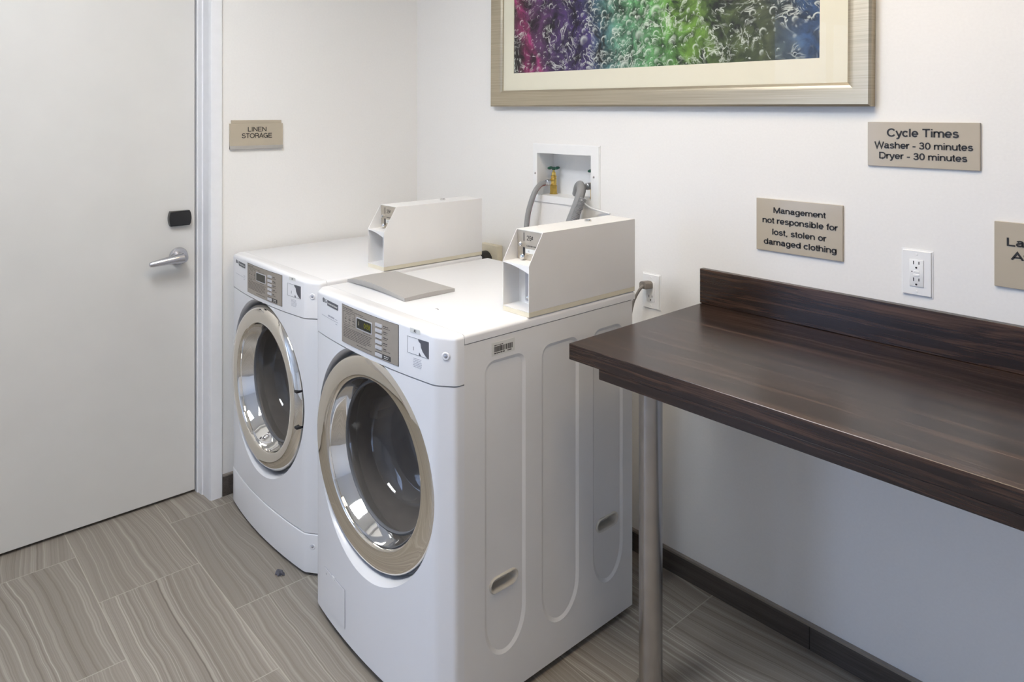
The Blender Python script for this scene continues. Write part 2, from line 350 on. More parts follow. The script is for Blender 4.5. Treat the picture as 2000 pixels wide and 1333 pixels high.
def prism(bm, poly, fn, d0, d1, mi=0):
    """poly of 2-D points, fn(a, b, d) -> 3-D."""
    A = [bm.verts.new(fn(a, b, d0)) for a, b in poly]; C = [bm.verts.new(fn(a, b, d1)) for a, b in poly]; n = len(poly)
    fs = [bm.faces.new(A), bm.faces.new(C[::-1])]+[bm.faces.new((A[i], C[i], C[(i+1) % n], A[(i+1) % n])) for i in range(n)]
    for f in fs: f.material_index = mi
    return bm
def rrect(x0, x1, z0, z1, r, n=5):
    out = []
    for cx, cz, a0 in ((x1-r, z1-r, 0), (x0+r, z1-r, 90), (x0+r, z0+r, 180), (x1-r, z0+r, 270)):
        for i in range(n+1):
            a = R(a0+90*i/n); out.append((cx+r*math.cos(a), cz+r*math.sin(a)))
    return out
def evaluated(o):
    dg = bpy.context.evaluated_depsgraph_get(); return bpy.data.meshes.new_from_object(o.evaluated_get(dg))
def cut(o, cutter_bm, smooth=35):
    bmesh.ops.recalc_face_normals(cutter_bm, faces=cutter_bm.faces)
    me = bpy.data.meshes.new('cut'); cutter_bm.to_mesh(me); cutter_bm.free()
    c = bpy.data.objects.new('cut', me); COL.objects.link(c); c.matrix_world = o.matrix_world if o.parent is None else Matrix()
    if o.parent is not None: c.parent = o.parent
    md = o.modifiers.new('b', 'BOOLEAN'); md.object = c; md.operation = 'DIFFERENCE'; md.solver = 'EXACT'
    bpy.context.view_layer.update()
    nm = evaluated(o); o.modifiers.clear(); old = o.data; o.data = nm; nm.name = old.name
    bpy.data.meshes.remove(old); bpy.data.objects.remove(c); bpy.data.meshes.remove(me)
    if smooth:
        for p in nm.polygons: p.use_smooth = True
        nm.set_sharp_from_angle(angle=R(smooth))
# a small grotesque alphabet drawn with a constant-width pen: cap height 1, x-height 0.73
def EL(cx, cy, rx, ry, a0, a1):
    n = max(3, int(abs(a1-a0)/15)); return [(cx+rx*math.cos(R(a0+(a1-a0)*i/n)), cy+ry*math.sin(R(a0+(a1-a0)*i/n))) for i in range(n+1)]
def bowl(cx, rx=0.265): return EL(cx, 0.365, rx, 0.31, 0, 360)
GL = {' ': (0.387, []),
 'a': (0.774, [EL(0.36, 0.515, 0.215, 0.16, 165, 0)+[(0.575, 0.14), (0.61, 0.06), (0.72, 0.055)], [(0.575, 0.44), (0.46, 0.41), (0.29, 0.385)]+EL(0.29, 0.22, 0.175, 0.165, 90, 270)+[(0.38, 0.06), (0.50, 0.12), (0.575, 0.21)]]),
 'b': (0.774, [[(0.115, 0), (0.115, 1)], bowl(0.395)]), 'c': (0.696, [EL(0.365, 0.365, 0.27, 0.31, 38, 322)]),
 'd': (0.774, [[(0.64, 0), (0.64, 1)], bowl(0.375)]), 'e': (0.774, [[(0.11, 0.355), (0.655, 0.355)]+EL(0.385, 0.365, 0.275, 0.31, 0, 318)]),
 'f': (0.387, [[(0.185, 0)]+EL(0.325, 0.80, 0.14, 0.145, 180, 90)+[(0.38, 0.945)], [(0.02, 0.675), (0.36, 0.675)]]),
 'g': (0.774, [[(0.64, 0.73), (0.64, -0.03)]+EL(0.375, -0.04, 0.265, 0.19, 0, -155), bowl(0.375)]),
 'h': (0.774, [[(0.115, 0), (0.115, 1)], EL(0.38, 0.42, 0.265, 0.255, 180, 0)+[(0.645, 0)]]), 'i': (0.309, [[(0.155, 0), (0.155, 0.73)], [(0.155, 0.87), (0.155, 1)]]),
 'l': (0.309, [[(0.155, 0), (0.155, 1)]]), 'm': (1.16, [[(0.11, 0), (0.11, 0.73)], EL(0.345, 0.44, 0.235, 0.235, 180, 0)+[(0.58, 0)], EL(0.815, 0.44, 0.235, 0.235, 180, 0)+[(1.05, 0)]]),
 'n': (0.774, [[(0.115, 0), (0.115, 0.73)], EL(0.38, 0.42, 0.265, 0.255, 180, 0)+[(0.645, 0)]]), 'o': (0.774, [bowl(0.387, 0.28)]),
 'p': (0.774, [[(0.115, -0.28), (0.115, 0.73)], bowl(0.395)]), 'r': (0.464, [[(0.115, 0), (0.115, 0.73)], EL(0.40, 0.40, 0.285, 0.27, 180, 82)]),
 's': (0.696, [EL(0.345, 0.525, 0.205, 0.15, 18, 270)[:-1]+EL(0.345, 0.215, 0.235, 0.16, 90, -165)]),
 't': (0.387, [[(0.185, 0.93), (0.185, 0.16), (0.215, 0.075), (0.27, 0.055), (0.36, 0.055)], [(0.02, 0.675), (0.35, 0.675)]]),
 'u': (0.774, [[(0.125, 0.73)]+EL(0.39, 0.31, 0.265, 0.255, 180, 360), [(0.655, 0), (0.655, 0.73)]]), 'v': (0.696, [[(0.05, 0.73), (0.348, 0.03), (0.646, 0.73)]]),
 'y': (0.696, [[(0.05, 0.73), (0.355, 0.03)], [(0.646, 0.73), (0.30, -0.17), (0.22, -0.235), (0.08, -0.235)]]),
 'A': (0.929, [[(0.045, 0), (0.465, 0.96), (0.885, 0)], [(0.19, 0.31), (0.74, 0.31)]]), 'C': (1.006, [EL(0.515, 0.5, 0.42, 0.45, 36, 324)]),
 'D': (1.006, [[(0.13, 0.055), (0.47, 0.055)]+EL(0.47, 0.5, 0.42, 0.445, -90, 90)+[(0.13, 0.945), (0.13, 0.0)]]), 'E': (0.929, [[(0.86, 0.055), (0.13, 0.055), (0.13, 0.945), (0.84, 0.945)], [(0.13, 0.515), (0.80, 0.515)]]),
 'G': (1.084, [EL(0.53, 0.5, 0.44, 0.45, 38, 345)+[(0.955, 0.46), (0.56, 0.46)], [(0.955, 0.42), (0.955, 0)]]), 'I': (0.387, [[(0.19, 0), (0.19, 1)]]),
 'L': (0.774, [[(0.13, 1), (0.13, 0.055), (0.75, 0.055)]]), 'M': (1.16, [[(0.13, 0), (0.13, 1)], [(0.15, 0.97), (0.58, 0.05), (1.01, 0.97)], [(1.03, 1), (1.03, 0)]]),
 'N': (1.006, [[(0.13, 0), (0.13, 1)], [(0.14, 0.95), (0.865, 0.05)], [(0.875, 1), (0.875, 0)]]), 'O': (1.084, [EL(0.542, 0.5, 0.46, 0.45, 0, 360)]),
 'R': (1.006, [[(0.13, 0), (0.13, 1)], [(0.13, 0.945), (0.57, 0.945)]+EL(0.57, 0.72, 0.28, 0.225, 90, -90)+[(0.13, 0.495)], [(0.58, 0.495), (0.76, 0.44), (0.82, 0.30), (0.84, 0.08), (0.89, 0)]]),
 'S': (0.929, [EL(0.46, 0.735, 0.31, 0.215, 15, 270)[:-1]+EL(0.46, 0.285, 0.35, 0.235, 90, -165)]), 'T': (0.851, [[(0.03, 0.945), (0.82, 0.945)], [(0.425, 0.945), (0.425, 0)]]),
 'U': (1.006, [[(0.13, 1)]+EL(0.5, 0.38, 0.37, 0.33, 180, 360)+[(0.87, 1)]]), 'W': (1.315, [[(0.045, 1), (0.345, 0.04), (0.657, 0.94), (0.97, 0.04), (1.27, 1)]]),
 '0': (0.774, [EL(0.387, 0.5, 0.28, 0.445, 0, 360)]), '1': (0.774, [[(0.40, 1), (0.40, 0)], [(0.15, 0.78), (0.30, 0.81), (0.40, 0.95)]]),
 '2': (0.774, [EL(0.387, 0.69, 0.27, 0.255, 170, -32)+[(0.14, 0.055), (0.68, 0.055)]]), '3': (0.774, [EL(0.37, 0.735, 0.24, 0.21, 165, -90)[:-1]+EL(0.37, 0.29, 0.275, 0.235, 90, -165)]),
 '5': (0.774, [[(0.63, 0.945), (0.20, 0.945), (0.14, 0.48)]+EL(0.375, 0.335, 0.285, 0.28, 140, -165)]), '8': (0.774, [EL(0.387, 0.735, 0.235, 0.21, 0, 360), EL(0.387, 0.285, 0.28, 0.23, 0, 360)]),
 ',': (0.387, [[(0.19, 0.12), (0.19, 0.0), (0.14, -0.13)]]), '-': (0.464, [[(0.04, 0.34), (0.42, 0.34)]]), ':': (0.387, [[(0.19, 0.08), (0.19, 0.22)], [(0.19, 0.58), (0.19, 0.72)]]),
 '#': (0.774, [[(0.22, 0), (0.34, 1)], [(0.46, 0), (0.58, 1)], [(0.05, 0.34), (0.70, 0.34)], [(0.09, 0.66), (0.74, 0.66)]]), '\u00a2': (0.6, [[(x*0.75, y*0.75+0.36) for x, y in EL(0.365, 0.365, 0.27, 0.31, 38, 322)], [(0.27, 0.28), (0.27, 1.0)]])}
def stroke(bm, pts, hw, ext):
    """a flat-ended ribbon with mitred joints, raised by ext."""
    n = len(pts); closed = math.hypot(pts[0][0]-pts[-1][0], pts[0][1]-pts[-1][1]) < 1e-6
    P = [Vector(p) for p in (pts[:-1] if closed else pts)]; n = len(P); lf, rt = [], []
    for i in range(n):
        a = P[i-1] if (i > 0 or closed) else None; b = P[(i+1) % n] if (i < n-1 or closed) else None
        d0 = (P[i]-a).normalized() if a is not None else None; d1 = (b-P[i]).normalized() if b is not None else None
        d0 = d0 if d0 is not None else d1; d1 = d1 if d1 is not None else d0
        t = (d0+d1); t = t.normalized() if t.length > 1e-5 else d0; nn = Vector((-t.y, t.x)); k = min(2.6, 1/max(0.2, nn.dot(Vector((-d0.y, d0.x)))))
        lf.append(P[i]+nn*hw*k); rt.append(P[i]-nn*hw*k)
    V = [[bm.verts.new((p.x, p.y, z)) for p in q] for q, z in ((lf, 0), (lf, ext), (rt, ext), (rt, 0))]
    for i in range(n if closed else n-1):
        j = (i+1) % n
        for a, b in ((0, 1), (1, 2), (2, 3)): bm.faces.new((V[a][i], V[a][j], V[b][j], V[b][i]))
    if not closed:
        for i in (0, n-1): bm.faces.new([V[k][i] for k in range(4)])
def text_bm(lines, ext=0.0006, bold=0.0):
    """lines: (string, centre u, baseline v, cap height, width or None) -> verts at (u, v, depth)."""
    bm = bmesh.new()
    for s, cu, bv, hgt, wid in lines:
        x = 0.0; paths = []
        for ch in s:
            adv, ps = GL[ch]; paths += [[(px+x, py) for px, py in p] for p in ps]; x += adv
        xs = [p[0] for q in paths for p in q]; x0, x1 = min(xs)-0.055, max(xs)+0.055
        sx = wid/(x1-x0) if wid else hgt; xm = (x0+x1)/2
        b2 = bmesh.new()
        for q in paths: stroke(b2, q, 0.057+bold, ext)
        for v in b2.verts: v.co = Vector(((v.co.x-xm)*sx+cu, v.co.y*hgt+bv, v.co.z))
        tmp = bpy.data.meshes.new('t2'); b2.to_mesh(tmp); b2.free(); bm.from_mesh(tmp); bpy.data.meshes.remove(tmp)
    return bm
def remap(bm, fn):
    for v in bm.verts: v.co = Vector(fn(*v.co))
    return bm

# ------------------------------------------------------------------ room shell
bm = box(B(), -0.4, ROOM_X+0.1, ROOM_Y-0.1, 0.35, -0.08, 0.0); struct(obj('floor', bm, 'floor', smooth=0))
bm = box(B(), -0.4, ROOM_X+0.1, ROOM_Y-0.1, 0.35, CEIL, CEIL+0.08); struct(obj('ceiling', bm, 'ceiling', smooth=0))
NX0, NX1, NZ0, NZ1 = 0.845, 1.132, 1.207, 1.373          # recess for the valve box
bm = box(B(), -0.14, ROOM_X+0.1, 0.0, 0.14, 0.0, CEIL)
wb = struct(obj('wall_back', bm, 'wall', smooth=0))
cut(wb, box(B(), NX0-0.004, NX1+0.004, -0.05, 0.092, NZ0-0.004, NZ1+0.004), 0)
DY0, DY1, DZ = -1.935, -1.005, 2.10                       # door opening
w0, w1, z0, z1 = WIN
bm = box(B(), -0.14, 0.0, w1, DY0-0.03, 0, CEIL); box(bm, -0.14, 0.0, DY1+0.03, 0.0, 0, CEIL); box(bm, -0.14, 0.0, DY0-0.03, DY1+0.03, DZ+0.03, CEIL)
box(bm, -0.14, 0.0, ROOM_Y-0.1, w0, 0, CEIL); box(bm, -0.14, 0.0, w0, w1, 0, z0); box(bm, -0.14, 0.0, w0, w1, z1, CEIL)
struct(obj('wall_left', bm, 'wall', smooth=0))
bm = box(B(), ROOM_X, ROOM_X+0.1, ROOM_Y-0.1, 0.0, 0, CEIL); struct(obj('wall_right', bm, 'wall', smooth=0))
bm = box(B(), 0.0, ROOM_X, ROOM_Y-0.1, ROOM_Y, 0, CEIL); struct(obj('wall_front', bm, 'wall', smooth=0))
struct(obj('light_block', box(B(), -0.24, -0.147, DY0-0.06, DY1+0.06, 0, DZ+0.1), 'wall', smooth=0))  # unseen slab added behind the door, stops daylight leaking under it
# window
bm = B()
for a in ((w0, w0+0.04, z0, z1), (w1-0.04, w1, z0, z1), (w0, w1, z0, z0+0.04), (w0, w1, z1-0.04, z1), ((w0+w1)/2-0.02, (w0+w1)/2+0.02, z0, z1)):
    box(bm, -0.08, -0.03, a[0], a[1], a[2], a[3])
wf = struct(obj('window_1', bm, 'trim', smooth=0))
obj('window_pane', box(B(), -0.058, -0.053, w0+0.04, w1-0.04, z0+0.04, z1-0.04), 'pane', wf, smooth=0)
# door leaf and steel frame
bm = box(B(), -0.145, -0.10, DY0+0.004, DY1-0.009, 0.011, DZ-0.004, 0.0015, 1)
door = struct(obj('door_1', bm, 'door'))
def jamb_profile():   # (x, y) of the jamb nearest the machines: reveal, stop, rounded nose, face
    return [(-0.14, DY1+0.03), (-0.14, DY1-0.004), (-0.090, DY1-0.004), (-0.090, DY1+0.0), (-0.060, DY1+0.004), (-0.058, DY1+0.009), (-0.012, DY1+0.0105), (0.004, DY1+0.0115), (0.012, DY1+0.016),
            (0.0135, DY1+0.020), (0.0135, DY1+0.057), (0.010, DY1+0.0605), (0.0, DY1+0.061), (0.0, DY1+0.03)]
bm = prism(B(), jamb_profile(), lambda a, b, d: (a, b, d), 0.0, DZ+0.05)
prism(bm, [(a, (DY0+DY1)-b) for a, b in jamb_profile()], lambda a, b, d: (a, b, d), 0.0, DZ+0.05)
box(bm, -0.14, 0.0135, DY0, DY1, DZ, DZ+0.05)
struct(obj('trim_1', bm, 'trim', smooth=40))
# card lock on the door: two curved short sides
def lens(y0, y1, z0, z1, k=0.006, n=10):
    pts = []
    for i in range(n+1): t = i/n; pts.append((y1-k+4*k*t*(1-t), z0+(z1-z0)*t))
    for i in range(n+1): t = i/n; pts.append((y0+k-4*k*t*(1-t), z1-(z1-z0)*t))
    return pts
bm = prism(B(), lens(-1.118, -1.034, 1.085, 1.144), lambda a, b, d: (d, a, b), -0.10, -0.078)
bmesh.ops.bevel(bm, geom=[e for e in bm.edges if all(v.co.x > -0.08 for v in e.verts)], offset=0.004, segments=3, affect='EDGES')
cl = obj('card_lock', bm, 'black', door, 50); cl['label'] = 'black card lock'
bm = lathe(B(), [(0, -0.002), (0.035, -0.002), (0.035, 0.006), (0.031, 0.012), (0.014, 0.014), (0, 0.014)], (-0.10, -1.078, 0.963), (1, 0, 0), 40)
obj('lever_rosette', bm, 'sat', door)
bm = B()
lathe(bm, [(0.014, 0.0), (0.0135, 0.03), (0.019, 0.037), (0.019, 0.054), (0.015, 0.058), (0, 0.058)], (-0.092, -1.078, 0.963), (1, 0, 0), 32)
tube(bm, [(-0.046, -1.078, 0.963), (-0.043, -1.105, 0.962), (-0.043, -1.145, 0.958), (-0.045, -1.185, 0.953), (-0.046, -1.20, 0.951)], 0.01, 16, 6,
     rf=lambda t, i: 0.0205-0.0120*t if t < 0.97 else 0.005)
lv = obj('door_lever', bm, 'sat', door, 45); lv['label'] = 'satin metal lever handle'
# baseboards
def baseboard(name, bm, strip):
    o = struct(obj(name, bm, 'base_tile', smooth=0)); obj('edge_strip', strip, 'trim_strip', o, 0); return o
bm = B(); xs = [0.014, 0.705, 1.335, 1.968, 2.60, 3.23, 3.86, ROOM_X]
for a, b in zip(xs, xs[1:]): box(bm, a+0.0008, b-0.0008, -0.012, 0.0, 0.0, 0.067, 0.0006, 1)
baseboard('baseboard_back', bm, box(B(), 0.0, ROOM_X, -0.0125, 0.0, 0.067, 0.0735))
bm = B()
for a, b in ((-0.9435, -0.33), (-0.3285, -0.014)): box(bm, 0.0, 0.012, a, b, 0.0, 0.078, 0.0006, 1)
baseboard('baseboard_left', bm, box(B(), 0.0, 0.0125, -0.9435, 0.0, 0.078, 0.084))

# ceiling luminaires (out of the photo, they light it)
for (lx, ly, lw, lm) in ((1.3, -1.75, 0.46, 'lamp'), (2.15, -1.0, 0.33, 'lamp_warm')):
    t = thing('ceiling_light', 'flush rectangular ceiling light over the %s' % ('two laundry machines' if lx < 2 else 'floor in front of the folding counter'), 'ceiling light', (lx, ly, CEIL))
    bm = B(); w, h = lw, 0.30
    for a in ((-w, -w+0.03, -h, h), (w-0.03, w, -h, h), (-w, w, -h, -h+0.03), (-w, w, h-0.03, h)): box(bm, a[0], a[1], a[2], a[3], -0.035, 0.0)
    obj('lamp_frame', bm, 'white_emit_frame', t, 0)
    obj('diffuser', box(B(), -w+0.03, w-0.03, -h+0.03, h-0.03, -0.028, -0.020), lm, t, 0)

# ------------------------------------------------------------------ laundry machines
HW = 0.3515; SEAM_Y = -0.656; ZT = 0.983
def front_path(grow=0.0):
    """left seam -> right seam along the bowed front, (x, y) local to the machine (back at y = 0)."""
    half = [(-HW, SEAM_Y), (-HW, -0.672)]
    for i in range(1, 6):                       # rounded corner into the chamfer
        a = R(180+58*i/5); half.append((-HW+0.018+0.018*math.cos(a), -0.672+0.018*math.sin(a)))
    half.append((-0.318, -0.7065)); half.append((-0.309, -0.7125)); half.append((-0.300, -0.7155))
    arc = [(-0.300+0.6*i/20, front_y(-0.300+0.6*i/20)) for i in range(1, 20)]
    p = half+arc+[(-x, y) for x, y in half[::-1]]
    return [(x*(1+grow/HW), y-grow) for x, y in p]
def front_y(x):
    return -0.735+0.0195*(x/0.300)**2
def on_front(x, z, off): return (x, front_y(max(-0.3, min(0.3, x)))-off, z)
def curved_slab(bm, poly, off, th, mi=0):
    """a thin slab with the outline poly (x, z) hugging the bowed front; the outline is sliced for curvature."""
    b2 = B(); prism(b2, poly, lambda a, b, d: (a, d, b), 0.0, th)
    xs = [p[0] for p in poly]; n = max(1, int((max(xs)-min(xs))/0.03))
    for i in range(1, n):
        xx = min(xs)+(max(xs)-min(xs))*i/n
        bmesh.ops.bisect_plane(b2, geom=list(b2.verts)+list(b2.edges)+list(b2.faces), plane_co=(xx, 0, 0), plane_no=(1, 0, 0))
    for v in b2.verts: v.co = Vector(on_front(v.co.x, v.co.z, off+v.co.y))
    for f in b2.faces: f.material_index = mi
    tmp = bpy.data.meshes.new('t'); b2.to_mesh(tmp); b2.free(); bm.from_mesh(tmp); bpy.data.meshes.remove(tmp); return bm
def front_text(lines, off, bold=0.0): return remap(text_bm(lines, 0.0003, bold), lambda u, v, d: on_front(u, v, off+d))
def bars(bm, x0, x1, z, h, off, rnd, fill=0.8):
    """one line of small print: a run of word-length dashes."""
    x = x0
    while x < x1-0.003:
        w = min(rnd.uniform(0.004, 0.014), x1-x); curved_slab(bm, [(x, z), (x+w, z), (x+w, z+h), (x, z+h)], off, 0.0002); x += w+0.0018
def stadium_tall(y0, y1, z0, z1, rt, n=9):
    """outline in (y, z): small-radius corners above, a long half ellipse below."""
    out = []; c = (y0+y1)/2; w = (y1-y0)/2; e = 0.095
    for i in range(n+1): a = R(90*i/n); out.append((y1-rt+rt*math.cos(a), z1-rt+rt*math.sin(a)))
    for i in range(n+1): a = R(90+90*i/n); out.append((y0+rt+rt*math.cos(a), z1-rt+rt*math.sin(a)))
    for i in range(2*n+1): a = R(180+180*i/(2*n)); out.append((c+w*math.cos(a), z0+e+e*math.sin(a)))
    return out
def side_panel(bm, xs, sgn, z0, z1, grips=False):
    """side sheet with three pressed-in channels."""
    chans = [(-0.590, -0.448), (-0.388, -0.240), (-0.180, -0.045)]; zs = [(0.130, 0.898), (0.118, 0.898), (0.140, 0.898)]
    rect = [(SEAM_Y, z0), (0.0, z0), (0.0, z1), (SEAM_Y, z1)]
    loops = [rect]; inner = []
    for (a, b), (c, d) in zip(chans, zs):
        loops.append(stadium_tall(a, b, c, d, 0.032)); inner.append(stadium_tall(a+0.009, b-0.009, c+0.009, d-0.009, 0.025))
    edges = []; vl = []
    for lp in loops:
        vs = [bm.verts.new((xs, a, b)) for a, b in lp]; vl.append(vs)
        edges += [bm.edges.new((vs[i], vs[(i+1) % len(vs)])) for i in range(len(vs))]
    bmesh.ops.triangle_fill(bm, use_beauty=True, use_dissolve=False, edges=edges)
    for k, (vs, lp) in enumerate(zip(vl[1:], inner)):
        iv = [bm.verts.new((xs-sgn*0.0045, a, b)) for a, b in lp]; n = len(iv)
        for i in range(n): bm.faces.new((vs[i], vs[(i+1) % n], iv[(i+1) % n], iv[i]))
        if grips and k in (0, 2):               # opening for the hand grip
            hv = [bm.verts.new((xs-sgn*0.0045, a, b)) for a, b in grip_slot(GRIPS[k//2], 0.97)]
            es = []
            for q in (iv, hv):
                for i in range(len(q)):
                    e = bm.edges.get((q[i], q[(i+1) % len(q)])); es.append(e or bm.edges.new((q[i], q[(i+1) % len(q)])))
            bmesh.ops.triangle_fill(bm, use_beauty=True, use_dissolve=False, edges=es)
        else: bm.faces.new(iv)
GRIPS = ((-0.572, -0.474, 0.3165), (-0.163, -0.066, 0.3155))
def grip_slot(g, s, n=10):
    a, b, zc = g; c = (a+b)/2; w, h_ = (b-a)/2-(1-s)*0.02, 0.0205-(1-s)*0.02; pts = []
    for i in range(n+1): q = R(-90+180*i/n); pts.append((c+w-h_+h_*math.cos(q), zc+h_*math.sin(q)))
    for i in range(n+1): q = R(90+180*i/n); pts.append((c-w+h_+h_*math.cos(q), zc+h_*math.sin(q)))
    return pts

def machine(kind, loc, dz, name, label, cat):
    t = thing(name, label, cat, loc)
    rnd = random.Random(3 if kind == 'washer' else 5)
    zt, seam, zb = ZT+dz, 0.861+dz, 0.020 if kind == 'washer' else 0.012
    dry = kind == 'dryer'
    # cabinet: side sheets, back, bottom, open towards the front panel
    bm = B(); top = zt-0.0265
    side_panel(bm, HW-0.001, 1, zb, top, not dry); side_panel(bm, -HW+0.001, -1, zb, top)
    for q in ([(-HW+.001, 0, zb), (HW-.001, 0, zb), (HW-.001, 0, top), (-HW+.001, 0, top)], [(-HW+.001, SEAM_Y, zb), (HW-.001, SEAM_Y, zb), (HW-.001, 0, zb), (-HW+.001, 0, zb)],
              [(-HW+.001, SEAM_Y, top), (HW-.001, SEAM_Y, top), (HW-.001, 0, top), (-HW+.001, 0, top)]):
        bm.faces.new([bm.verts.new(p) for p in q])
    obj('cabinet', bm, 'enamel_side', t, 12)
    # thin dark strip painted in as the shadow line under the top
    obj('seam_shadow', box(B(), -HW+0.003, HW-0.003, SEAM_Y+0.002, -0.003, top-0.0005, top+0.0025), 'dark', t, 0)
    # top panel
    bm = box(B(), -HW, HW, SEAM_Y+0.001, 0.012, top+0.002, zt)
    es = [e for e in bm.edges if all(v.co.z > zt-0.001 for v in e.verts) and not all(v.co.y < SEAM_Y+0.01 for v in e.verts)]
    bmesh.ops.bevel(bm, geom=es, offset=0.010, segments=4, profile=0.5, affect='EDGES')
    obj('top_panel', bm, 'enamel', t)
    # control console: bowed loft with a crowned, rounded top edge
    P = front_path(); n = len(P); rad = 0.012; bm = B(); rows = []
    for i, (x, y) in enumerate(P):
        a, b = P[max(i-1, 0)], P[min(i+1, n-1)]; tx, ty = b[0]-a[0], b[1]-a[1]; l = math.hypot(tx, ty); nx, ny = -ty/l, tx/l     # inward normal
        if nx*(-x)+ny*(0.0-y+(-0.4)) < 0 and ny < 0: nx, ny = -nx, -ny
        zc = zt+0.016*max(0.0, 1-(x/0.335)**2)
        col = [(max(-HW+0.02, min(HW-0.02, x)), SEAM_Y+0.0, seam), (x, y, seam), (x, y, zc-rad)]
        for k in range(1, 6):
            th = R(90*k/5); col.append((x+nx*rad*(1-math.cos(th)), y+ny*rad*(1-math.cos(th)), zc-rad+rad*math.sin(th)))
        xb = max(-HW+rad, min(HW-rad, x)); lx, ly, lz = col[-1]
        for k in (0.35, 0.7): col.append((lx+(xb-lx)*k, ly+(SEAM_Y-ly)*k, lz+(zt-lz)*(k*k*(3-2*k))))
        col.append((xb, SEAM_Y, zt))
        rows.append([bm.verts.new(c) for c in col])
    for a, b in zip(rows, rows[1:]):
        for k in range(len(a)-1):
            try: bm.faces.new((a[k], b[k], b[k+1], a[k+1]))
            except ValueError: pass
    con = obj('control_console', bm, 'enamel', t, 40)
    # front panel with round door well
    zk = 0.142 if dry else zb
    PP = front_path(-0.0006)
    bm = prism(B(), PP, lambda a, b, d: (a, b, d), zb if not dry else zk, seam-0.0035)
    fp = obj('front_panel', bm, 'enamel', t, 30)
    dcx, dcz = 0.004, (0.565 if not dry else 0.5425)
    bpy.context.view_layer.update()
    cutter = lathe(B(), [(0, 0.0), (0.215, 0.0), (0.215, 0.075), (0.2985, 0.0751), (0.2990, 0.105), (0.3015, 0.118), (0.307, 0.128), (0.312, 0.134), (0.318, 0.16), (0, 0.16)], (dcx, -0.60, dcz), (0, -1, 0), 96)
    cut(fp, cutter, 30)
    if dry:
        kp = obj('kick_panel', prism(B(), front_path(0.0008), lambda a, b, d: (a, b, d), zb, zk-0.0035), 'enamel', t, 30)
        bmesh_obj_bevel(kp, lambda v: v.z > zk-0.005, 0.003)
    # console fittings ------------------------------------------------------------
    z = lambda v: v+dz
    cp = obj('control_panel', curved_slab(B(), rrect(-0.119, 0.169, z(0.8755), z(0.9815), 0.004), 0.0004, 0.0010), 'panel', con, 30)
    cp['label'] = 'taupe control panel'
    bm = B()
    for q in ((-0.1192, 0.1692, 0.9815, 0.9825), (0.1692, 0.1700, 0.8752, 0.9825), (-0.1200, -0.1192, 0.8752, 0.9825), (-0.1192, 0.1692, 0.8745, 0.8755)):
        curved_slab(bm, [(q[0], z(q[2])), (q[1], z(q[2])), (q[1], z(q[3])), (q[0], z(q[3]))], 0.0, 0.0007)
    obj('panel_seam', bm, 'dark', con, 0)
    bm = curved_slab(B(), rrect(-0.0318, 0.0498, z(0.931), z(0.9635), 0.003), 0.0012, 0.0012, 0)
    curved_slab(bm, rrect(-0.0285, 0.0465, z(0.934), z(0.9605), 0.0015), 0.0024, 0.0004, 1)
    if not dry:
        tb = front_text([('0:58', 0.027, z(0.941), 0.0135, 0.032)], 0.0029)
        for f in tb.faces: f.material_index = 2
        tmp = bpy.data.meshes.new('t'); tb.to_mesh(tmp); tb.free(); bm.from_mesh(tmp); bpy.data.meshes.remove(tmp)
        curved_slab(bm, [(-0.019, z(0.943)), (-0.015, z(0.943)), (-0.016, z(0.954)), (-0.018, z(0.954))], 0.0029, 0.0002, 3)
    dw = obj('display_window', bm, ['button', 'screen', 'led', 'led_white'], con, 30); dw['label'] = 'dark digital display'
    for k in range(5):
        zz = 0.960-0.015*k
        b_ = obj('button', curved_slab(B(), rrect(0.0675, 0.099, z(zz), z(zz+0.0088), 0.0018), 0.0012, 0.0022), 'button', con, 30)
    obj('start_surround', curved_slab(B(), rrect(0.0655, 0.1375, z(0.8785), z(0.8915), 0.0018), 0.0012, 0.0005), 'print', con, 0)
    sb = obj('start_button', curved_slab(B(), rrect(0.0675, 0.100, z(0.8802), z(0.8898), 0.0018), 0.0017, 0.0018), 'button', con, 30); sb['label'] = 'silver start button'
    bm = B(); h = 0.0011; off = 0.0015
    bars(bm, -0.112, -0.055, z(0.9745), 0.0016, off, rnd); bars(bm, -0.112, 0.005, z(0.9705), h, off, rnd)
    bars(bm, -0.012, 0.034, z(0.9655), h, off, rnd)
    for zz in ((0.9655, 0.9665), (0.9305, 0.9312)): curved_slab(bm, [(-0.109, z(zz[0])), (-0.042, z(zz[0])), (-0.042, z(zz[1])), (-0.109, z(zz[1]))], off, 0.0002)
    for xx in (-0.109, -0.0425): curved_slab(bm, [(xx, z(0.9305)), (xx+0.0006, z(0.9305)), (xx+0.0006, z(0.9665)), (xx, z(0.9665))], off, 0.0002)
    bars(bm, -0.092, -0.062, z(0.9605), h, off, rnd)
    for xx in (-0.100, -0.077, -0.054):
        for zz, hh in ((0.9555, 0.0009), (0.9505, 0.0009), (0.9445, 0.0024), (0.9365, 0.0014)): bars(bm, xx, xx+0.011, z(zz), hh, off, rnd)
    for zz, xa, xb in ((0.9255, -0.108, -0.070), (0.920, -0.108, 0.048), (0.9155, -0.108, 0.044), (0.911, -0.108, 0.046), (0.9065, -0.108, 0.040), (0.902, -0.108, 0.047), (0.8975, -0.108, 0.043), (0.893, -0.108, 0.02), (0.884, -0.03, 0.048)):
        bars(bm, xa, xb, z(zz), 0.0013, off, rnd)
    bars(bm, 0.004, 0.042, z(0.9265), 0.0013, off, rnd)
    obj('panel_printing', bm, 'print', con, 0); bm = B()
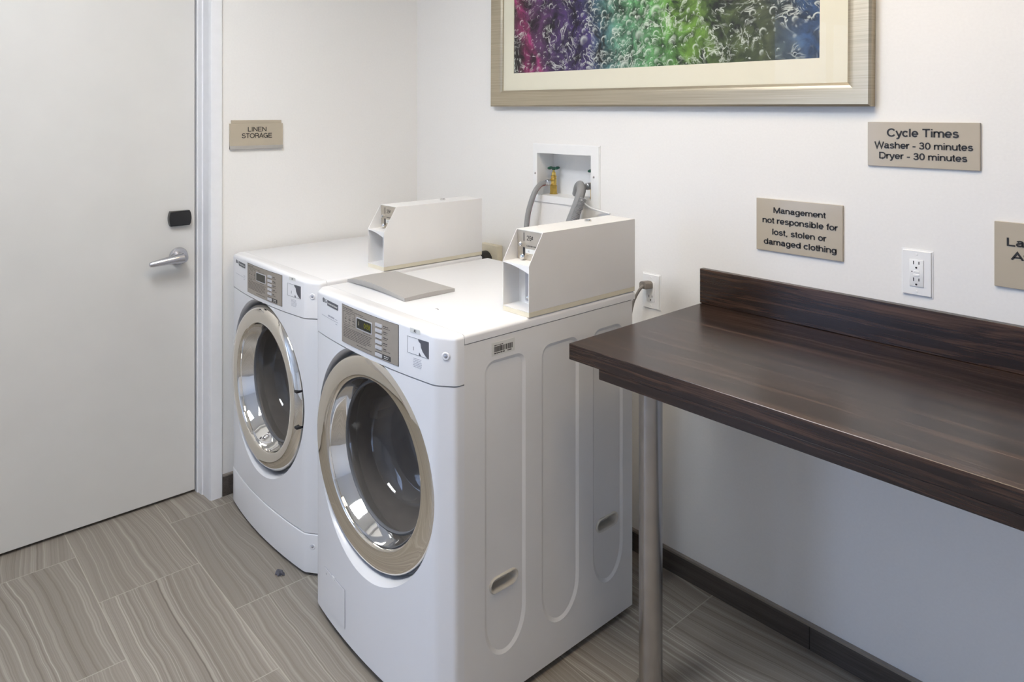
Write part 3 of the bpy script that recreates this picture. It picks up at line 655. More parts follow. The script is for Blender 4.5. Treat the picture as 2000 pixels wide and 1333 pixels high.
    for k in range(5):
        zz = 0.960-0.015*k; bars(bm, 0.104, 0.104+rnd.uniform(0.012, 0.026), z(zz+0.0045), 0.0022, off, rnd); bars(bm, 0.104, 0.104+rnd.uniform(0.014, 0.032), z(zz), 0.0012, off, rnd)
        bars(bm, 0.069, 0.097, z(zz-0.003), 0.0009, off, rnd)
    obj('button_printing', bm, 'print', con, 0)
    bm = B(); bars(bm, 0.107, 0.128, z(0.886), 0.0022, 0.0018, rnd); bars(bm, 0.107, 0.130, z(0.8815), 0.0016, 0.0018, rnd)
    obj('start_printing', bm, 'paper', con, 0)
    # maker mark, name badge, rule, stickers
    bm = B(); pts = []
    for i in range(28): a = 2*math.pi*i/28; pts.append((-0.2525+0.0068*math.cos(a), z(0.9665)+0.0068*math.sin(a)))
    curved_slab(bm, pts, 0.0004, 0.0005, 0)
    curved_slab(bm, [(-0.2533, z(0.9635)), (-0.2525, z(0.9635)), (-0.2525, z(0.9705)), (-0.2533, z(0.9705))], 0.0009, 0.0002, 1)
    curved_slab(bm, [(-0.2525, z(0.9635)), (-0.2495, z(0.9635)), (-0.2495, z(0.9642)), (-0.2525, z(0.9642))], 0.0009, 0.0002, 1)
    tb = front_text([('LG', -0.2365, z(0.9615), 0.0105, 0.015)], 0.0004, 0.02)
    tmp = bpy.data.meshes.new('t'); tb.to_mesh(tmp); tb.free(); bm.from_mesh(tmp); bpy.data.meshes.remove(tmp)
    obj('maker_logo', bm, ['badge', 'paper'], con, 0)
    obj('name_badge', curved_slab(B(), rrect(-0.2215, -0.1465, z(0.956), z(0.972), 0.001), 0.0004, 0.0008), 'badge', con, 0)
    obj('badge_lettering', front_text([('Commercial ' + ('Dryer' if dry else 'Washer'), -0.184, z(0.9612), 0.0056, 0.070)], 0.0013, 0.02), 'paper', con, 0)
    bm = B(); curved_slab(bm, [(-0.2645, z(0.9195)), (-0.1465, z(0.9195)), (-0.1465, z(0.9205)), (-0.2645, z(0.9205))], 0.0004, 0.0003)
    if not dry: bars(bm, -0.216, -0.172, z(0.9245), 0.005, 0.0004, rnd)
    bars(bm, -0.165, -0.147, z(0.9255), 0.0018, 0.0004, rnd); bars(bm, -0.165, -0.149, z(0.9125), 0.0015, 0.0004, rnd)
    obj('console_printing', bm, 'print_grey', con, 0)
    bm = curved_slab(B(), [(0.2165, z(0.9745)), (0.255, z(0.9745)), (0.255, z(0.9860)), (0.2165, z(0.9860))], 0.0004, 0.0003, 0)
    tb = front_text([('#1' if dry else '#2', 0.236, z(0.9772), 0.006, None)], 0.0008, 0.02)
    for f in tb.faces: f.material_index = 1
    tmp = bpy.data.meshes.new('t'); tb.to_mesh(tmp); tb.free(); bm.from_mesh(tmp); bpy.data.meshes.remove(tmp)
    ns = obj('number_sticker', bm, ['paper', 'print'], con, 0)
    bm = B(); X0, X1, Z0, Z1 = 0.2055, 0.287, z(0.9205), z(0.9625)
    for q in ((X0, X1, Z0, Z0+0.0006), (X0, X1, Z1-0.0006, Z1), (X0, X0+0.0006, Z0, Z1), (X1-0.0006, X1, Z0, Z1)):
        curved_slab(bm, [(q[0], q[2]), (q[1], q[2]), (q[1], q[3]), (q[0], q[3])], 0.0004, 0.0003)
    curved_slab(bm, [(0.247, Z1), (0.250, Z1-0.006), (0.257, Z1-0.010), (0.259, Z1-0.020), (0.265, Z1-0.029), (0.276, Z1-0.038), (0.284, Z0), (X1, Z0), (X1, Z1)], 0.0004, 0.0003)
    curved_slab(bm, [(0.250, Z0+0.001), (0.252, Z0+0.009), (0.259, Z0+0.001)], 0.0004, 0.0003)
    curved_slab(bm, [(0.2295, Z0+0.010), (0.2305, Z0+0.010), (0.2305, Z0+0.019), (0.2295, Z0+0.019)], 0.0004, 0.0003)
    hs = obj('coin_instruction_sticker', bm, 'badge', con, 0); hs['label'] = 'sticker with hand inserting a coin'
    bm = B()
    for k in range(6): bars(bm, 0.2290+0.001*(k % 2), 0.262, z(0.9105-0.0042*k), 0.0012, 0.0004, rnd)
    obj('sticker_printing', bm, 'print_grey', con, 0)
    # chamfer screw in its dimple
    def dimple(par, zc, nm):
        o = Vector((0.331, -0.6985, zc)); ax = Vector((0.56, -0.83, 0)).normalized()
        lathe(bmx := B(), [(0.0, -0.0008), (0.005, -0.0008), (0.0075, 0.0008), (0.0095, 0.0002), (0.0105, -0.001)], o, ax, 28)
        obj('screw_cup', bmx, 'enamel', par, 60)
        obj(nm, lathe(B(), [(0, 0.0016), (0.0025, 0.0014), (0.0042, 0.0002), (0.0042, -0.001)], o, ax, 20), 'zinc', par, 40)
    dimple(con, z(0.934), 'console_screw')
    if dry: dimple(kp, 0.098, 'kick_screw')
    else:
        # filter flap low on the left of the front
        bm = curved_slab(B(), rrect(-0.242, -0.103, 0.054, 0.164, 0.006), 0.0002, 0.0012); obj('filter_flap', bm, 'enamel', fp, 30)
        bm = B(); box_line = [(-0.2436, -0.1014, 0.1642, 0.1652), (-0.1032, -0.1018, 0.0532, 0.1642)]
        for q in box_line: curved_slab(bm, [(q[0], q[2]), (q[1], q[2]), (q[1], q[3]), (q[0], q[3])], 0.0001, 0.0004)
        obj('flap_gap', bm, 'print_grey', fp, 0)
        bm = lathe(B(), [(0, 0.001), (0.003, 0.0008), (0.0035, 0)], on_front(-0.227, 0.150, 0.001), (0, -1, 0), 16); obj('flap_screw', bm, 'zinc', fp, 40)
        bm = curved_slab(B(), rrect(-0.184, -0.168, 0.159, 0.168, 0.002), 0.0010, 0.0022); obj('flap_catch', bm, 'plastic_white', fp, 30)
    # door ---------------------------------------------------------------------
    if dry: org, ax = Vector((dcx, -0.722, dcz)), Vector((0, -1, 0))
    else: org, ax = Vector((dcx+0.001, -0.7125, dcz)), Vector((math.sin(R(2.4)), -math.cos(R(2.4)), 0))
    if dry: prof = [(0.224, -0.055), (0.2905, -0.045), (0.2905, -0.012), (0.288, -0.002), (0.274, 0.011), (0.266, 0.0135), (0.24, 0.0115), (0.231, 0.010), (0.2275, 0.0075), (0.2255, 0.002), (0.224, -0.006)]
    else: prof = [(0.224, -0.050), (0.2895, -0.040), (0.2905, -0.008), (0.2890, 0.000), (0.2860, 0.0035), (0.282, 0.0048), (0.26, 0.0040), (0.232, 0.0030), (0.2280, 0.0018), (0.2258, -0.002), (0.2248, -0.008)]
    ring = obj('door', lathe(B(), prof, org, ax, 128), 'ring', t, 50); ring['label'] = 'round chrome-rimmed door'
    obj('inner_rim', lathe(B(), [(0.2248, -0.006), (0.2225, -0.014), (0.214, -0.030), (0.2055, -0.046), (0.2035, -0.052)], org, ax, 96), 'chrome', ring, 60)
    obj('rim_bead', lathe(B(), [(0.205, -0.047), (0.2028, -0.0455), (0.2005, -0.048), (0.2005, -0.054)], org, ax, 96), 'gasket', ring, 60)
    gb = obj('glass_bowl', lathe(B(), [(0.2015, -0.051), (0.198, -0.062), (0.192, -0.085), (0.184, -0.115), (0.176, -0.135), (0.162, -0.150), (0.13, -0.160), (0.07, -0.166), (0, -0.168)], org, ax, 96), 'door_glass', ring, 60)
    gb['label'] = 'smoky see-through glass bowl'
    if dry:
        for dzz in (0.062, -0.058):
            bm = B(); a = math.asin(dzz/0.281); c = org+Vector((0.281*math.cos(a), 0, dzz)); box(bm, c.x-0.014, c.x+0.010, c.y-0.011, c.y+0.012, c.z-0.0035, c.z+0.0035)
            obj('handle_notch', bm, 'dark', ring, 0)
    # drum behind the glass
    dm = lathe(B(), [(0.214, 0.0), (0.235, 0.02), (0.242, 0.05), (0.242, 0.44), (0.225, 0.46), (0.10, 0.465), (0.09, 0.45), (0.0, 0.45)], (dcx, -0.635, dcz), (0, 1, 0), 64)
    obj('drum', dm, 'drum_light' if dry else 'drum', t, 40)
    for k in range(3):
        bm = B(); a = 2*math.pi*k/3+0.9; c = Vector((math.cos(a), 0, math.sin(a)))
        prism(bm, [(-0.03, 0.0), (0.03, 0.0), (0.014, 0.045), (-0.014, 0.045)], lambda p, q, d, a=a, c=c: tuple(Vector((dcx, 0, dcz))+c*(0.243-q)+Vector((-math.sin(a), 0, math.cos(a)))*p+Vector((0, d, 0))), -0.57, -0.20)
        obj('drum_fin', bm, 'drum_light' if dry else 'drum', t, 30)
    # hand grips pressed into the right side
    if not dry:
        for g in GRIPS:
            bm = B(); prev = None
            for s_, dx in ((1.0, -0.0046), (1.0, -0.001), (0.90, 0.0012), (0.74, 0.0005), (0.60, -0.004), (0.52, -0.014), (0.46, -0.026)):
                vs = [bm.verts.new((HW-0.001+dx, p, q)) for p, q in grip_slot(g, s_)]
                if prev:
                    for i in range(len(vs)): bm.faces.new((prev[i], prev[(i+1) % len(vs)], vs[(i+1) % len(vs)], vs[i]))
                prev = vs
            bm.faces.new(prev); obj('side_grip', bm, 'grip', t, 60)
        # bar code sticker
        bm = B(); X = HW-0.001
        box(bm, X-0.0005, X+0.0006, -0.5665, -0.4880, 0.9085, 0.9425, mi=0)
        y = -0.559; 
        while y < -0.497:
            w = rnd.choice((0.0008, 0.0012, 0.0022, 0.0034)); box(bm, X+0.0005, X+0.0008, y, y+w, 0.9180, 0.9320, mi=1); y += w+rnd.choice((0.0006, 0.0010, 0.0014))
        y = -0.559
        while y < -0.532: w = rnd.uniform(0.002, 0.006); box(bm, X+0.0005, X+0.0008, y, y+w, 0.9338, 0.9358, mi=1); y += w+0.0012
        y = -0.559
        while y < -0.500:
            w = rnd.uniform(0.004, 0.009); 
            if not -0.523 < y < -0.515: box(bm, X+0.0005, X+0.0008, y, y+w, 0.9132, 0.9160, mi=1)
            y += w+0.0012
        bs = obj('barcode_sticker', bm, ['paper', 'print'], t, 0); bs['label'] = 'white bar code sticker'
        # grey dispenser lid on the top
        bm = B(); nx_, ny_ = 24, 10; lx0, lx1, ly0, ly1 = -0.343, -0.012, -0.590, -0.407
        topv = []
        for j in range(ny_+1):
            row = []
            for i in range(nx_+1):
                u, v = i/nx_, j/ny_; zz = zt+0.010+0.0035*math.sin(math.pi*v)+(0.0130*math.sin(math.pi*u**0.75)**1.1)*max(0, 1-v*1.6)**1.6
                row.append(bm.verts.new((lx0+(lx1-lx0)*u, ly0+(ly1-ly0)*v, zz)))
            topv.append(row)
        for j in range(ny_):
            for i in range(nx_): bm.faces.new((topv[j][i], topv[j][i+1], topv[j+1][i+1], topv[j+1][i]))
        ring_ = topv[0]+[r[-1] for r in topv[1:]]+topv[-1][-2::-1]+[r[0] for r in topv[-2:0:-1]]
        low = []
        for v in ring_:
            u = (v.co.x-lx0)/(lx1-lx0); front = abs(v.co.y-ly0) < 1e-5
            ins = 0.012*math.sin(math.pi*u**0.75) if front else 0.0
            low.append(bm.verts.new((v.co.x, v.co.y+ins, zt+0.0008)))
        mid = [bm.verts.new(v.co-Vector((0, 0, 0.0035))) for v in ring_]
        nn = len(ring_)
        for A_, B_ in ((ring_, mid), (mid, low)):
            for i in range(nn): bm.faces.new((A_[i], A_[(i+1) % nn], B_[(i+1) % nn], B_[i]))
        bm.faces.new(low)
        bmesh.ops.bevel(bm, geom=[e for e in bm.edges if e.calc_face_angle(0) > 1.0 and max(v.co.z for v in e.verts) > zt+0.006], offset=0.002, segments=2, affect='EDGES')
        dl = obj('dispenser_lid', bm, 'lid', t, 40); dl['label'] = 'grey detergent drawer lid'
        bm = remap(text_bm([('2 1', 0, 0, 0.011, 0.022)], 0.0002, 0.01), lambda u, v, d: (0.118+u, -0.567+v, zt+0.0002+d)) if False else B()
        for (a, b, w, r_) in ((0.109, -0.563, 0.008, 0.5), (0.1195, -0.5665, 0.010, -0.4)):
            prism(bm, [(-w/2, -0.0012), (w/2, -0.0012), (w/2, 0.0012), (-w/2, 0.0012)], lambda p, q, d, a=a, b=b, r_=r_: (a+p*math.cos(r_)-q*math.sin(r_), b+p*math.sin(r_)+q*math.cos(r_), d), zt-0.0005, zt+0.0003)
        obj('pen_mark', bm, 'badge', t, 0)
    # levelling feet
    for sx in (-1, 1):
        for yy in (-0.60, -0.045):
            bm = B(); lathe(bm, [(0, 0), (0.020, 0), (0.020, 0.007), (0.008, 0.010), (0.008, zb+0.006), (0, zb+0.006)], (sx*0.305, yy, 0.0), (0, 0, 1), 24)
            obj('leg', bm, 'rubber', t, 40)
    # coin box on the right of the top --------------------------------------------
    cx0, cx1 = 0.2455, 0.3515; yf, ym, yb = -0.437, -0.385, 0.012; z0, z1, zs = zt+0.014, zt+0.222, zt+0.138; tk = 0.0018
    fnx = lambda a, b, d: (d, a, b)
    sidep = [(yf, z0), (yb, z0), (yb, z1), (ym, z1), (yf, zs)]
    bm = B(); prism(bm, sidep, fnx, cx0, cx0+tk); prism(bm, sidep, fnx, cx1-tk, cx1)
    ia, ib = cx0+tk, cx1-tk
    box(bm, ia, ib, ym, yb, z1-tk, z1); box(bm, ia, ib, yb-tk, yb, z0, z1-tk); box(bm, ia, ib, yf, yb-tk, z0, z0+tk)
    # shelf with an arched front lip, filler strips beside the mechanism plate
    lip = [(ia, zs), (ib, zs)]+[(ib-(ib-ia)*i/10, zs-0.003-0.018*((10-i)/10)**1.8) for i in range(11)]
    prism(bm, lip, lambda a, b, d: (a, d, b), yf, yf+tk); box(bm, ia, ib, yf+tk, ym+0.012, zs-tk, zs)
    box(bm, ia, ia+0.010, ym+0.004, ym+0.008, zs, z1-tk); box(bm, ia, ib, yf+0.060, yf+0.062, z0+tk, zs-tk)
    cb = obj('coin_box', bm, 'enamel_side' if not dry else 'enamel_side', t, 20); cb['label'] = 'white coin box'
    obj('base_strip', box(B(), cx0, cx1, yf, yb, zt+0.0, z0, 0.001, 1), 'cream', cb, 0)
    obj('coin_plate', box(B(), cx0+0.004, cx1-0.002, ym+0.001, ym+0.004, zs, z1-0.002), 'metal_plate', cb, 0)
    fp_ = lambda u, v, d: (cx0+u, ym+0.001-d, zs+v)
    bm = B()
    def pslab(u0, u1, v0, v1, d0, d1, b_=bm): box(b_, cx0+u0, cx0+u1, ym+0.001-d1, ym+0.001-d0, zs+v0, zs+v1)
    pslab(0.0285, 0.0305, 0.053, 0.076, 0, 0.0006); pslab(0.026, 0.0335, 0.012, 0.035, 0, 0.0006)
    obj('coin_slot', bm, 'dark', cb, 0)
    obj('price_lettering', remap(text_bm([('25¢', 0.054, 0.056, 0.013, 0.025), ('COIN RETURN', 0.060, 0.0385, 0.0038, 0.040)], 0.0004, 0.015), fp_), 'print', cb, 0)
    obj('return_button', lathe(B(), [(0.003, 0), (0.003, 0.006), (0.0062, 0.007), (0.0062, 0.010), (0.004, 0.012), (0, 0.012)], fp_(0.0235, 0.0445, 0), (0, -1, 0), 24), 'chrome', cb, 40)
    bm = B(); lathe(bm, [(0.003, 0), (0.0035, 0.008), (0.0075, 0.009), (0.0075, 0.012), (0.005, 0.014), (0, 0.014)], fp_(0.0295, 0.0095, 0), (0.25, -1, 0.1), 24); obj('coin_slide', bm, 'chrome', cb, 40)
    bm = B(); pslab(0.036, 0.078, 0.020, 0.0325, 0, 0.0005, bm); ps = obj('price_sticker', bm, 'paper', cb, 0)
    obj('sticker_number', remap(text_bm([('#1' if dry else '#2', 0.050, 0.0235, 0.0048, None)], 0.0002, 0.02), lambda u, v, d: fp_(u, v, d+0.0005)), 'print_grey', cb, 0)
    obj('vault_door', box(B(), cx0+0.030, cx1-0.004, yf+0.057, yf+0.060, z0+0.010, zs-0.008, 0.001, 1), 'zinc', cb, 30)
    obj('vault_lock', lathe(B(), [(0.024, 0), (0.024, 0.003), (0.019, 0.005), (0.007, 0.005), (0.006, 0.001), (0, 0.001)], (cx0+0.070, yf+0.057, z0+0.060), (0, -1, 0), 32), 'chrome', cb, 40)
    obj('vault_rivet', lathe(B(), [(0.006, 0), (0.0055, 0.003), (0.003, 0.005), (0, 0.005)], (cx0+0.041, yf+0.057, z0+0.020), (0, -1, 0), 20), 'chrome', cb, 40)
    bm = B(); lathe(bm, [(0.011, 0.0), (0.011, 0.004), (0.009, 0.006), (0.0055, 0.006), (0.005, 0.003), (0, 0.003)], (cx0+0.045, -0.135, z1), (0, 0, 1), 28)
    obj('top_lock', bm, 'chrome', cb, 40)
    return t
def bmesh_obj_bevel(o, sel, off):
    bm = bmesh.new(); bm.from_mesh(o.data)
    es = [e for e in bm.edges if all(sel(v.co) for v in e.verts)]
    bmesh.ops.bevel(bm, geom=es, offset=off, segments=3, profile=0.5, affect='EDGES'); bm.to_mesh(o.data); bm.free()
    for p in o.data.polygons: p.use_smooth = True
    o.data.set_sharp_from_angle(angle=R(40))
machine('washer', (1.1765, -0.258, 0.0), 0.0, 'washing_machine', 'white coin-operated front-load washer with grey lid on top, nearest the dark counter', 'washing machine')
machine('dryer', (0.384, -0.213, 0.0), -0.009, 'tumble_dryer', 'white coin-operated dryer with kick panel, standing in the corner beside the door', 'dryer')

# ------------------------------------------------------------------ folding counter
t = thing('folding_counter', 'dark walnut laminate folding counter with backsplash on a round steel leg', 'counter', (1.615, 0.0, 0.0))
CL = 2.6
obj('worktop', box(B(), 0.0, CL, -0.632, 0.0, 0.881, 0.923, 0.0012, 1), 'wood', t, 0)
obj('backsplash', box(B(), -0.004, CL, -0.0205, 0.0, 0.9235, 1.033, 0.001, 1), 'wood', t, 0)
obj('apron', box(B(), 0.103, CL, -0.631, -0.55, 0.855, 0.881, 0.0008, 1), 'wood', t, 0)
bm = B(); box(bm, 0.103, 0.128, -0.55, 0.0, 0.855, 0.881); obj('side_rail', bm, 'wood', t, 0)
for lx in (0.137, CL-0.35):
    lg = obj('leg', lathe(B(), [(0.0, 0.0), (0.031, 0.0), (0.031, 0.881), (0, 0.881)], (lx, -0.462, 0.0), (0, 0, 1), 48), 'steel', t, 40)
    obj('foot_flange', lathe(B(), [(0.031, 0.0), (0.039, 0.0), (0.039, 0.010), (0.036, 0.013), (0.031, 0.013)], (lx, -0.462, 0.0), (0, 0, 1), 48), 'steel', lg, 40)

# ------------------------------------------------------------------ picture
fx0, fx1, fz0, fz1 = 0.585, 2.147, 1.5545, 2.5545; fw = 0.066; cxp, czp = (fx0+fx1)/2, (fz0+fz1)/2
pic = thing('framed_picture', 'large framed print of colourful bubbling water in brushed silver frame', 'picture', (cxp, 0.0, czp))
pic.rotation_euler = (0, R(0.40), 0)
w2, h2 = (fx1-fx0)/2, (fz1-fz0)/2
bm = B()
sec = [(0.0, 0.0), (0.0, -0.026), (0.006, -0.031), (0.045, -0.0255), (0.058, -0.022), (0.066, -0.0175), (0.066, 0.0)]   # (inward, y)
loops = []
for d, y in sec: loops.append([bm.verts.new((sx*(w2-d), y, sz*(h2-d))) for sx, sz in ((-1, -1), (1, -1), (1, 1), (-1, 1))])
for a, b in zip(loops, loops[1:]):
    for i in range(4): bm.faces.new((a[i], a[(i+1) % 4], b[(i+1) % 4], b[i]))
obj('frame', bm, 'frame', pic, 12)
ax0, ax1, az0 = 0.714-cxp, 2.000-cxp, 1.6915-czp; az1 = -az0
bm = B(); wi, hi_ = w2-fw, h2-fw
for a in ((-wi, ax0, -hi_, hi_), (ax1, wi, -hi_, hi_), (ax0, ax1, -hi_, az0), (ax0, ax1, az1, hi_)): box(bm, a[0], a[1], -0.012, -0.008, a[2], a[3])
obj('mat_board', bm, 'mat_board', pic, 0)
aw, ah = ax1-ax0, az1-az0; M['art'] = art_material(aw, ah)
ao = obj('print', box(B(), -aw/2-0.004, aw/2+0.004, -0.0095, -0.007, -ah/2-0.004, ah/2+0.004), 'art', pic, 0, loc=((ax0+ax1)/2, 0, 0))
obj('picture_glass', box(B(), -wi, wi, -0.0155, -0.0140, -hi_, hi_), 'picture_glass', pic, 0)

# ------------------------------------------------------------------ wall signs
def wall_sign(label, x0, x1, z0, z1, lines, bold=0.03):
    cx, cz = (x0+x1)/2, (z0+z1)/2
    t = thing('wall_sign', label, 'sign', (cx, 0, cz), 'tan wall signs above the counter')
    obj('plate', box(B(), x0-cx, x1-cx, -0.007, 0.0, z0-cz, z1-cz, 0.0008, 1), 'sign', t, 0)
    obj('lettering', remap(text_bm(lines, 0.0012, bold), lambda u, v, d: (u-cx, -0.007-d, v-cz)), 'letter', t, 0)
    return t
wall_sign('tan sign reading Cycle Times, right below the picture frame corner', 2.127, 2.391, 1.3905, 1.5075,
    [('Cycle Times', 2.261, 1.4698, 0.0207, 0.1676), ('Washer - 30 minutes', 2.2604, 1.4385, 0.0172, 0.2306), ('Dryer - 30 minutes', 2.2604, 1.4112, 0.0167, 0.2054)])
wall_sign('tan sign reading Management not responsible for lost, stolen or damaged clothing', 1.801, 2.060, 1.1205, 1.2755,
    [('Management', 1.9355, 1.2355, 0.0165, 0.1566), ('not responsible for', 1.9350, 1.2040, 0.0172, 0.2256), ('lost, stolen or', 1.9345, 1.1705, 0.0170, 0.1623), ('damaged clothing', 1.9345, 1.1405, 0.0168, 0.2169)])
wall_sign('tan sign cut off by the right edge of the photo, reading Lau', 2.4205, 2.68, 1.118, 1.273,
    [('Laundry Soap', 2.550, 1.2177, 0.0190, 0.206), ('Available at', 2.551, 1.1860, 0.0178, 0.1925)])
t = thing('door_sign', 'tan sign reading LINEN STORAGE on the left wall beside the door', 'sign', (0, -0.8026, 1.444))
obj('plate', box(B(), 0.0, 0.009, -0.1116, 0.1116, -0.0595, 0.0455, 0.001, 1), 'sign', t, 0)
obj('top_rail', box(B(), 0.0, 0.006, -0.105, 0.107, 0.0455, 0.0590, 0.001, 1), 'sign', t, 0)
obj('holder_lip', box(B(), 0.0, 0.012, -0.1116, 0.1116, -0.0597, -0.0450, 0.0015, 2), 'sign_edge', t, 0)
obj('lettering', remap(text_bm([('LINEN', 0.0007, 0.0125, 0.0182, 0.0771), ('STORAGE', 0.0007, -0.0138, 0.0190, 0.1276)], 0.0010, 0.018), lambda u, v, d: (0.009+d, u, v)), 'letter', t, 0)

# ------------------------------------------------------------------ valve box in the wall
t = thing('washer_outlet_box', 'white recessed washer valve box in the wall with two taps', 'valve box', ((NX0+NX1)/2, 0, NZ0))
bcx = (NX0+NX1)/2; w = (NX1-NX0)/2; h = NZ1-NZ0
bm = B(); PX0, PX1, PZ0, PZ1 = 0.819-bcx, 1.174-bcx, 1.177-NZ0, 1.411-NZ0
for a in ((PX0, -w, PZ0, PZ1), (w, PX1, PZ0, PZ1), (-w, w, PZ0, 0.0), (-w, w, h, PZ1)): box(bm, a[0], a[1], -0.006, 0.0, a[2], a[3])
bmesh.ops.bevel(bm, geom=[e for e in bm.edges if all(v.co.y < -0.005 for v in e.verts) and (all(abs(v.co.x-PX0) < 1e-4 for v in e.verts) or all(abs(v.co.x-PX1) < 1e-4 for v in e.verts) or all(abs(v.co.z-PZ0) < 1e-4 for v in e.verts) or all(abs(v.co.z-PZ1) < 1e-4 for v in e.verts))], offset=0.003, segments=2, affect='EDGES')
obj('faceplate', bm, 'plastic_white', t, 0)
bm = B(); d = 0.088
for a in ((-w-.003, -w, 0, d, 0, h), (w, w+.003, 0, d, 0, h), (-w-.003, w+.003, 0, d, -.003, 0), (-w-.003, w+.003, 0, d, h, h+.003), (-w-.003, w+.003, d, d+.003, -.003, h+.003)): box(bm, *a)
obj('recess_box', bm, 'plastic_white', t, 0)
for sx, sz in ((0.835-bcx, 1.291-NZ0), (1.1465-bcx, 1.2945-NZ0)):
    obj('screw', lathe(B(), [(0.004, 0), (0.0035, 0.002), (0, 0.0025)], (sx, -0.006, sz), (0, -1, 0), 16), 'steel', t, 40)
def valve(vx, vy):
    bm = B()
    lathe(bm, [(0.0, 0.0), (0.017, 0.0), (0.017, 0.001)], (vx, vy, 0), (0, 0, 1), 24)
    lathe(bm, [(0.0145, 0.0), (0.0145, 0.034), (0.012, 0.036)], (vx, vy, 0), (0, 0, 1), 6)
    lathe(bm, [(0.010, 0.036), (0.0115, 0.040), (0.0115, 0.062), (0.009, 0.066), (0.012, 0.067), (0.012, 0.073), (0.0085, 0.075), (0.0075, 0.088), (0.004, 0.090), (0.004, 0.098)], (vx, vy, 0), (0, 0, 1), 20)
    lathe(bm, [(0.0105, 0.0), (0.0105, 0.018), (0.0125, 0.018), (0.0125, 0.026), (0, 0.026)], (vx, vy, 0.051), Vector((-0.10, -0.98, -0.10)), 18)
    v = obj('water_valve', bm, 'brass', t, 30); v['label'] = 'brass tap'
    bm = B(); lathe(bm, [(0, 0), (0.007, 0.0), (0.007, 0.010), (0.004, 0.013), (0, 0.013)], (vx, vy, 0.096), (0, 0, 1), 18)
    for k in range(4):
        a = math.pi/4+k*math.pi/2+0.6; c = Vector((vx+0.0190*math.cos(a), vy+0.0190*math.sin(a), 0.1045)); bmesh.ops.create_uvsphere(bm, u_segments=14, v_segments=8, radius=1.0,
            matrix=Matrix.Translation(c) @ Matrix.Rotation(a, 4, 'Z') @ Matrix.Diagonal((0.0105, 0.0085, 0.0055, 1)))
    hnd = obj('valve_handle', bm, 'green', v, 60); hnd['label'] = 'dark green tap wheel'
    lathe(bm := B(), [(0.0135, 0.0), (0.0135, 0.014), (0.011, 0.016), (0.011, 0.024), (0, 0.024)], Vector((vx, vy, 0.051))+Vector((-0.10, -0.98, -0.10)).normalized()*0.024, Vector((-0.10, -0.98, -0.10)), 18)
    obj('hose_coupling', bm, 'zinc', v, 40)
    return Vector((bcx+vx, vy, NZ0+0.051))+Vector((-0.10, -0.98, -0.10)).normalized()*0.046
e1 = valve(0.881-bcx, 0.052); e2 = valve(1.094-bcx, 0.055)
# hoses
def stripe(j): return 1 if j in (3, 4) else 0
h1 = [e1, e1+Vector((-0.004, -0.022, -0.006)), (0.873, -0.044, 1.222), (0.862, -0.060, 1.170), (0.853, -0.068, 1.11), (0.852, -0.075, 1.02), (0.86, -0.08, 0.85), (0.92, -0.10, 0.55)]
o = obj('inlet_hose', tube(B(), h1, 0.0105, 16, 10, mat_fn=stripe), ['hose', 'hose_red'], smooth=60)
tag(o, 'grey water hose with red stripe bending down from the left tap', 'hose')
h2 = [e2, e2+Vector((-0.001, -0.012, -0.004)), (1.100, -0.014, 1.240), (1.095, -0.024, 1.20), (1.087, -0.030, 1.154), (1.080, -0.034, 1.10), (1.075, -0.040, 0.98), (1.07, -0.05, 0.80), (1.07, -0.06, 0.55)]
o = obj('inlet_hose', tube(B(), h2, 0.0105, 16, 10), 'hose', smooth=60)
tag(o, 'plain grey water hose from the right tap, mostly behind the ribbed hose', 'hose')
t = thing('drain_hose', 'thick grey ribbed drain hose hooked into the valve box on the right', 'hose', (1.0, -0.05, 0.5))
O = Vector((1.0, -0.05, 0.5))
g = [Vector(p)-O for p in ((1.024, 0.030, 1.220), (1.050, 0.012, 1.252), (1.094, -0.022, 1.264), (1.120, -0.048, 1.246), (1.121, -0.064, 1.212), (1.112, -0.076, 1.172), (1.103, -0.088, 1.134), (1.098, -0.094, 1.10))]
gd = obj('hose_hook', tube(B(), g, 0.0148, 18, 10), 'hose', t, 60); gd['label'] = 'smooth grey hook guide'
h3 = [Vector(p)-O for p in ((1.147, -0.064, 1.222), (1.142, -0.074, 1.196), (1.133, -0.082, 1.168), (1.122, -0.090, 1.132), (1.11, -0.098, 1.08), (1.09, -0.11, 0.95), (1.07, -0.12, 0.75), (1.05, -0.12, 0.52))]
obj('corrugated_tube', tube(B(), h3, 0.0125, 20, 24, rf=lambda t_, i: 0.0112+0.0028*(1 if (i//2) % 2 else 0)), 'hose', t, 40)
o = obj('loose_cable', tube(B(), [(1.150, -0.078, 1.218), (1.152, -0.068, 1.206), (1.162, -0.040, 1.186), (1.184, -0.012, 1.174), (1.222, -0.004, 1.167)], 0.0032, 10, 8), 'plastic_white', smooth=60)
tag(o, 'loose white cable curving away from the drain hose along the wall', 'cable')

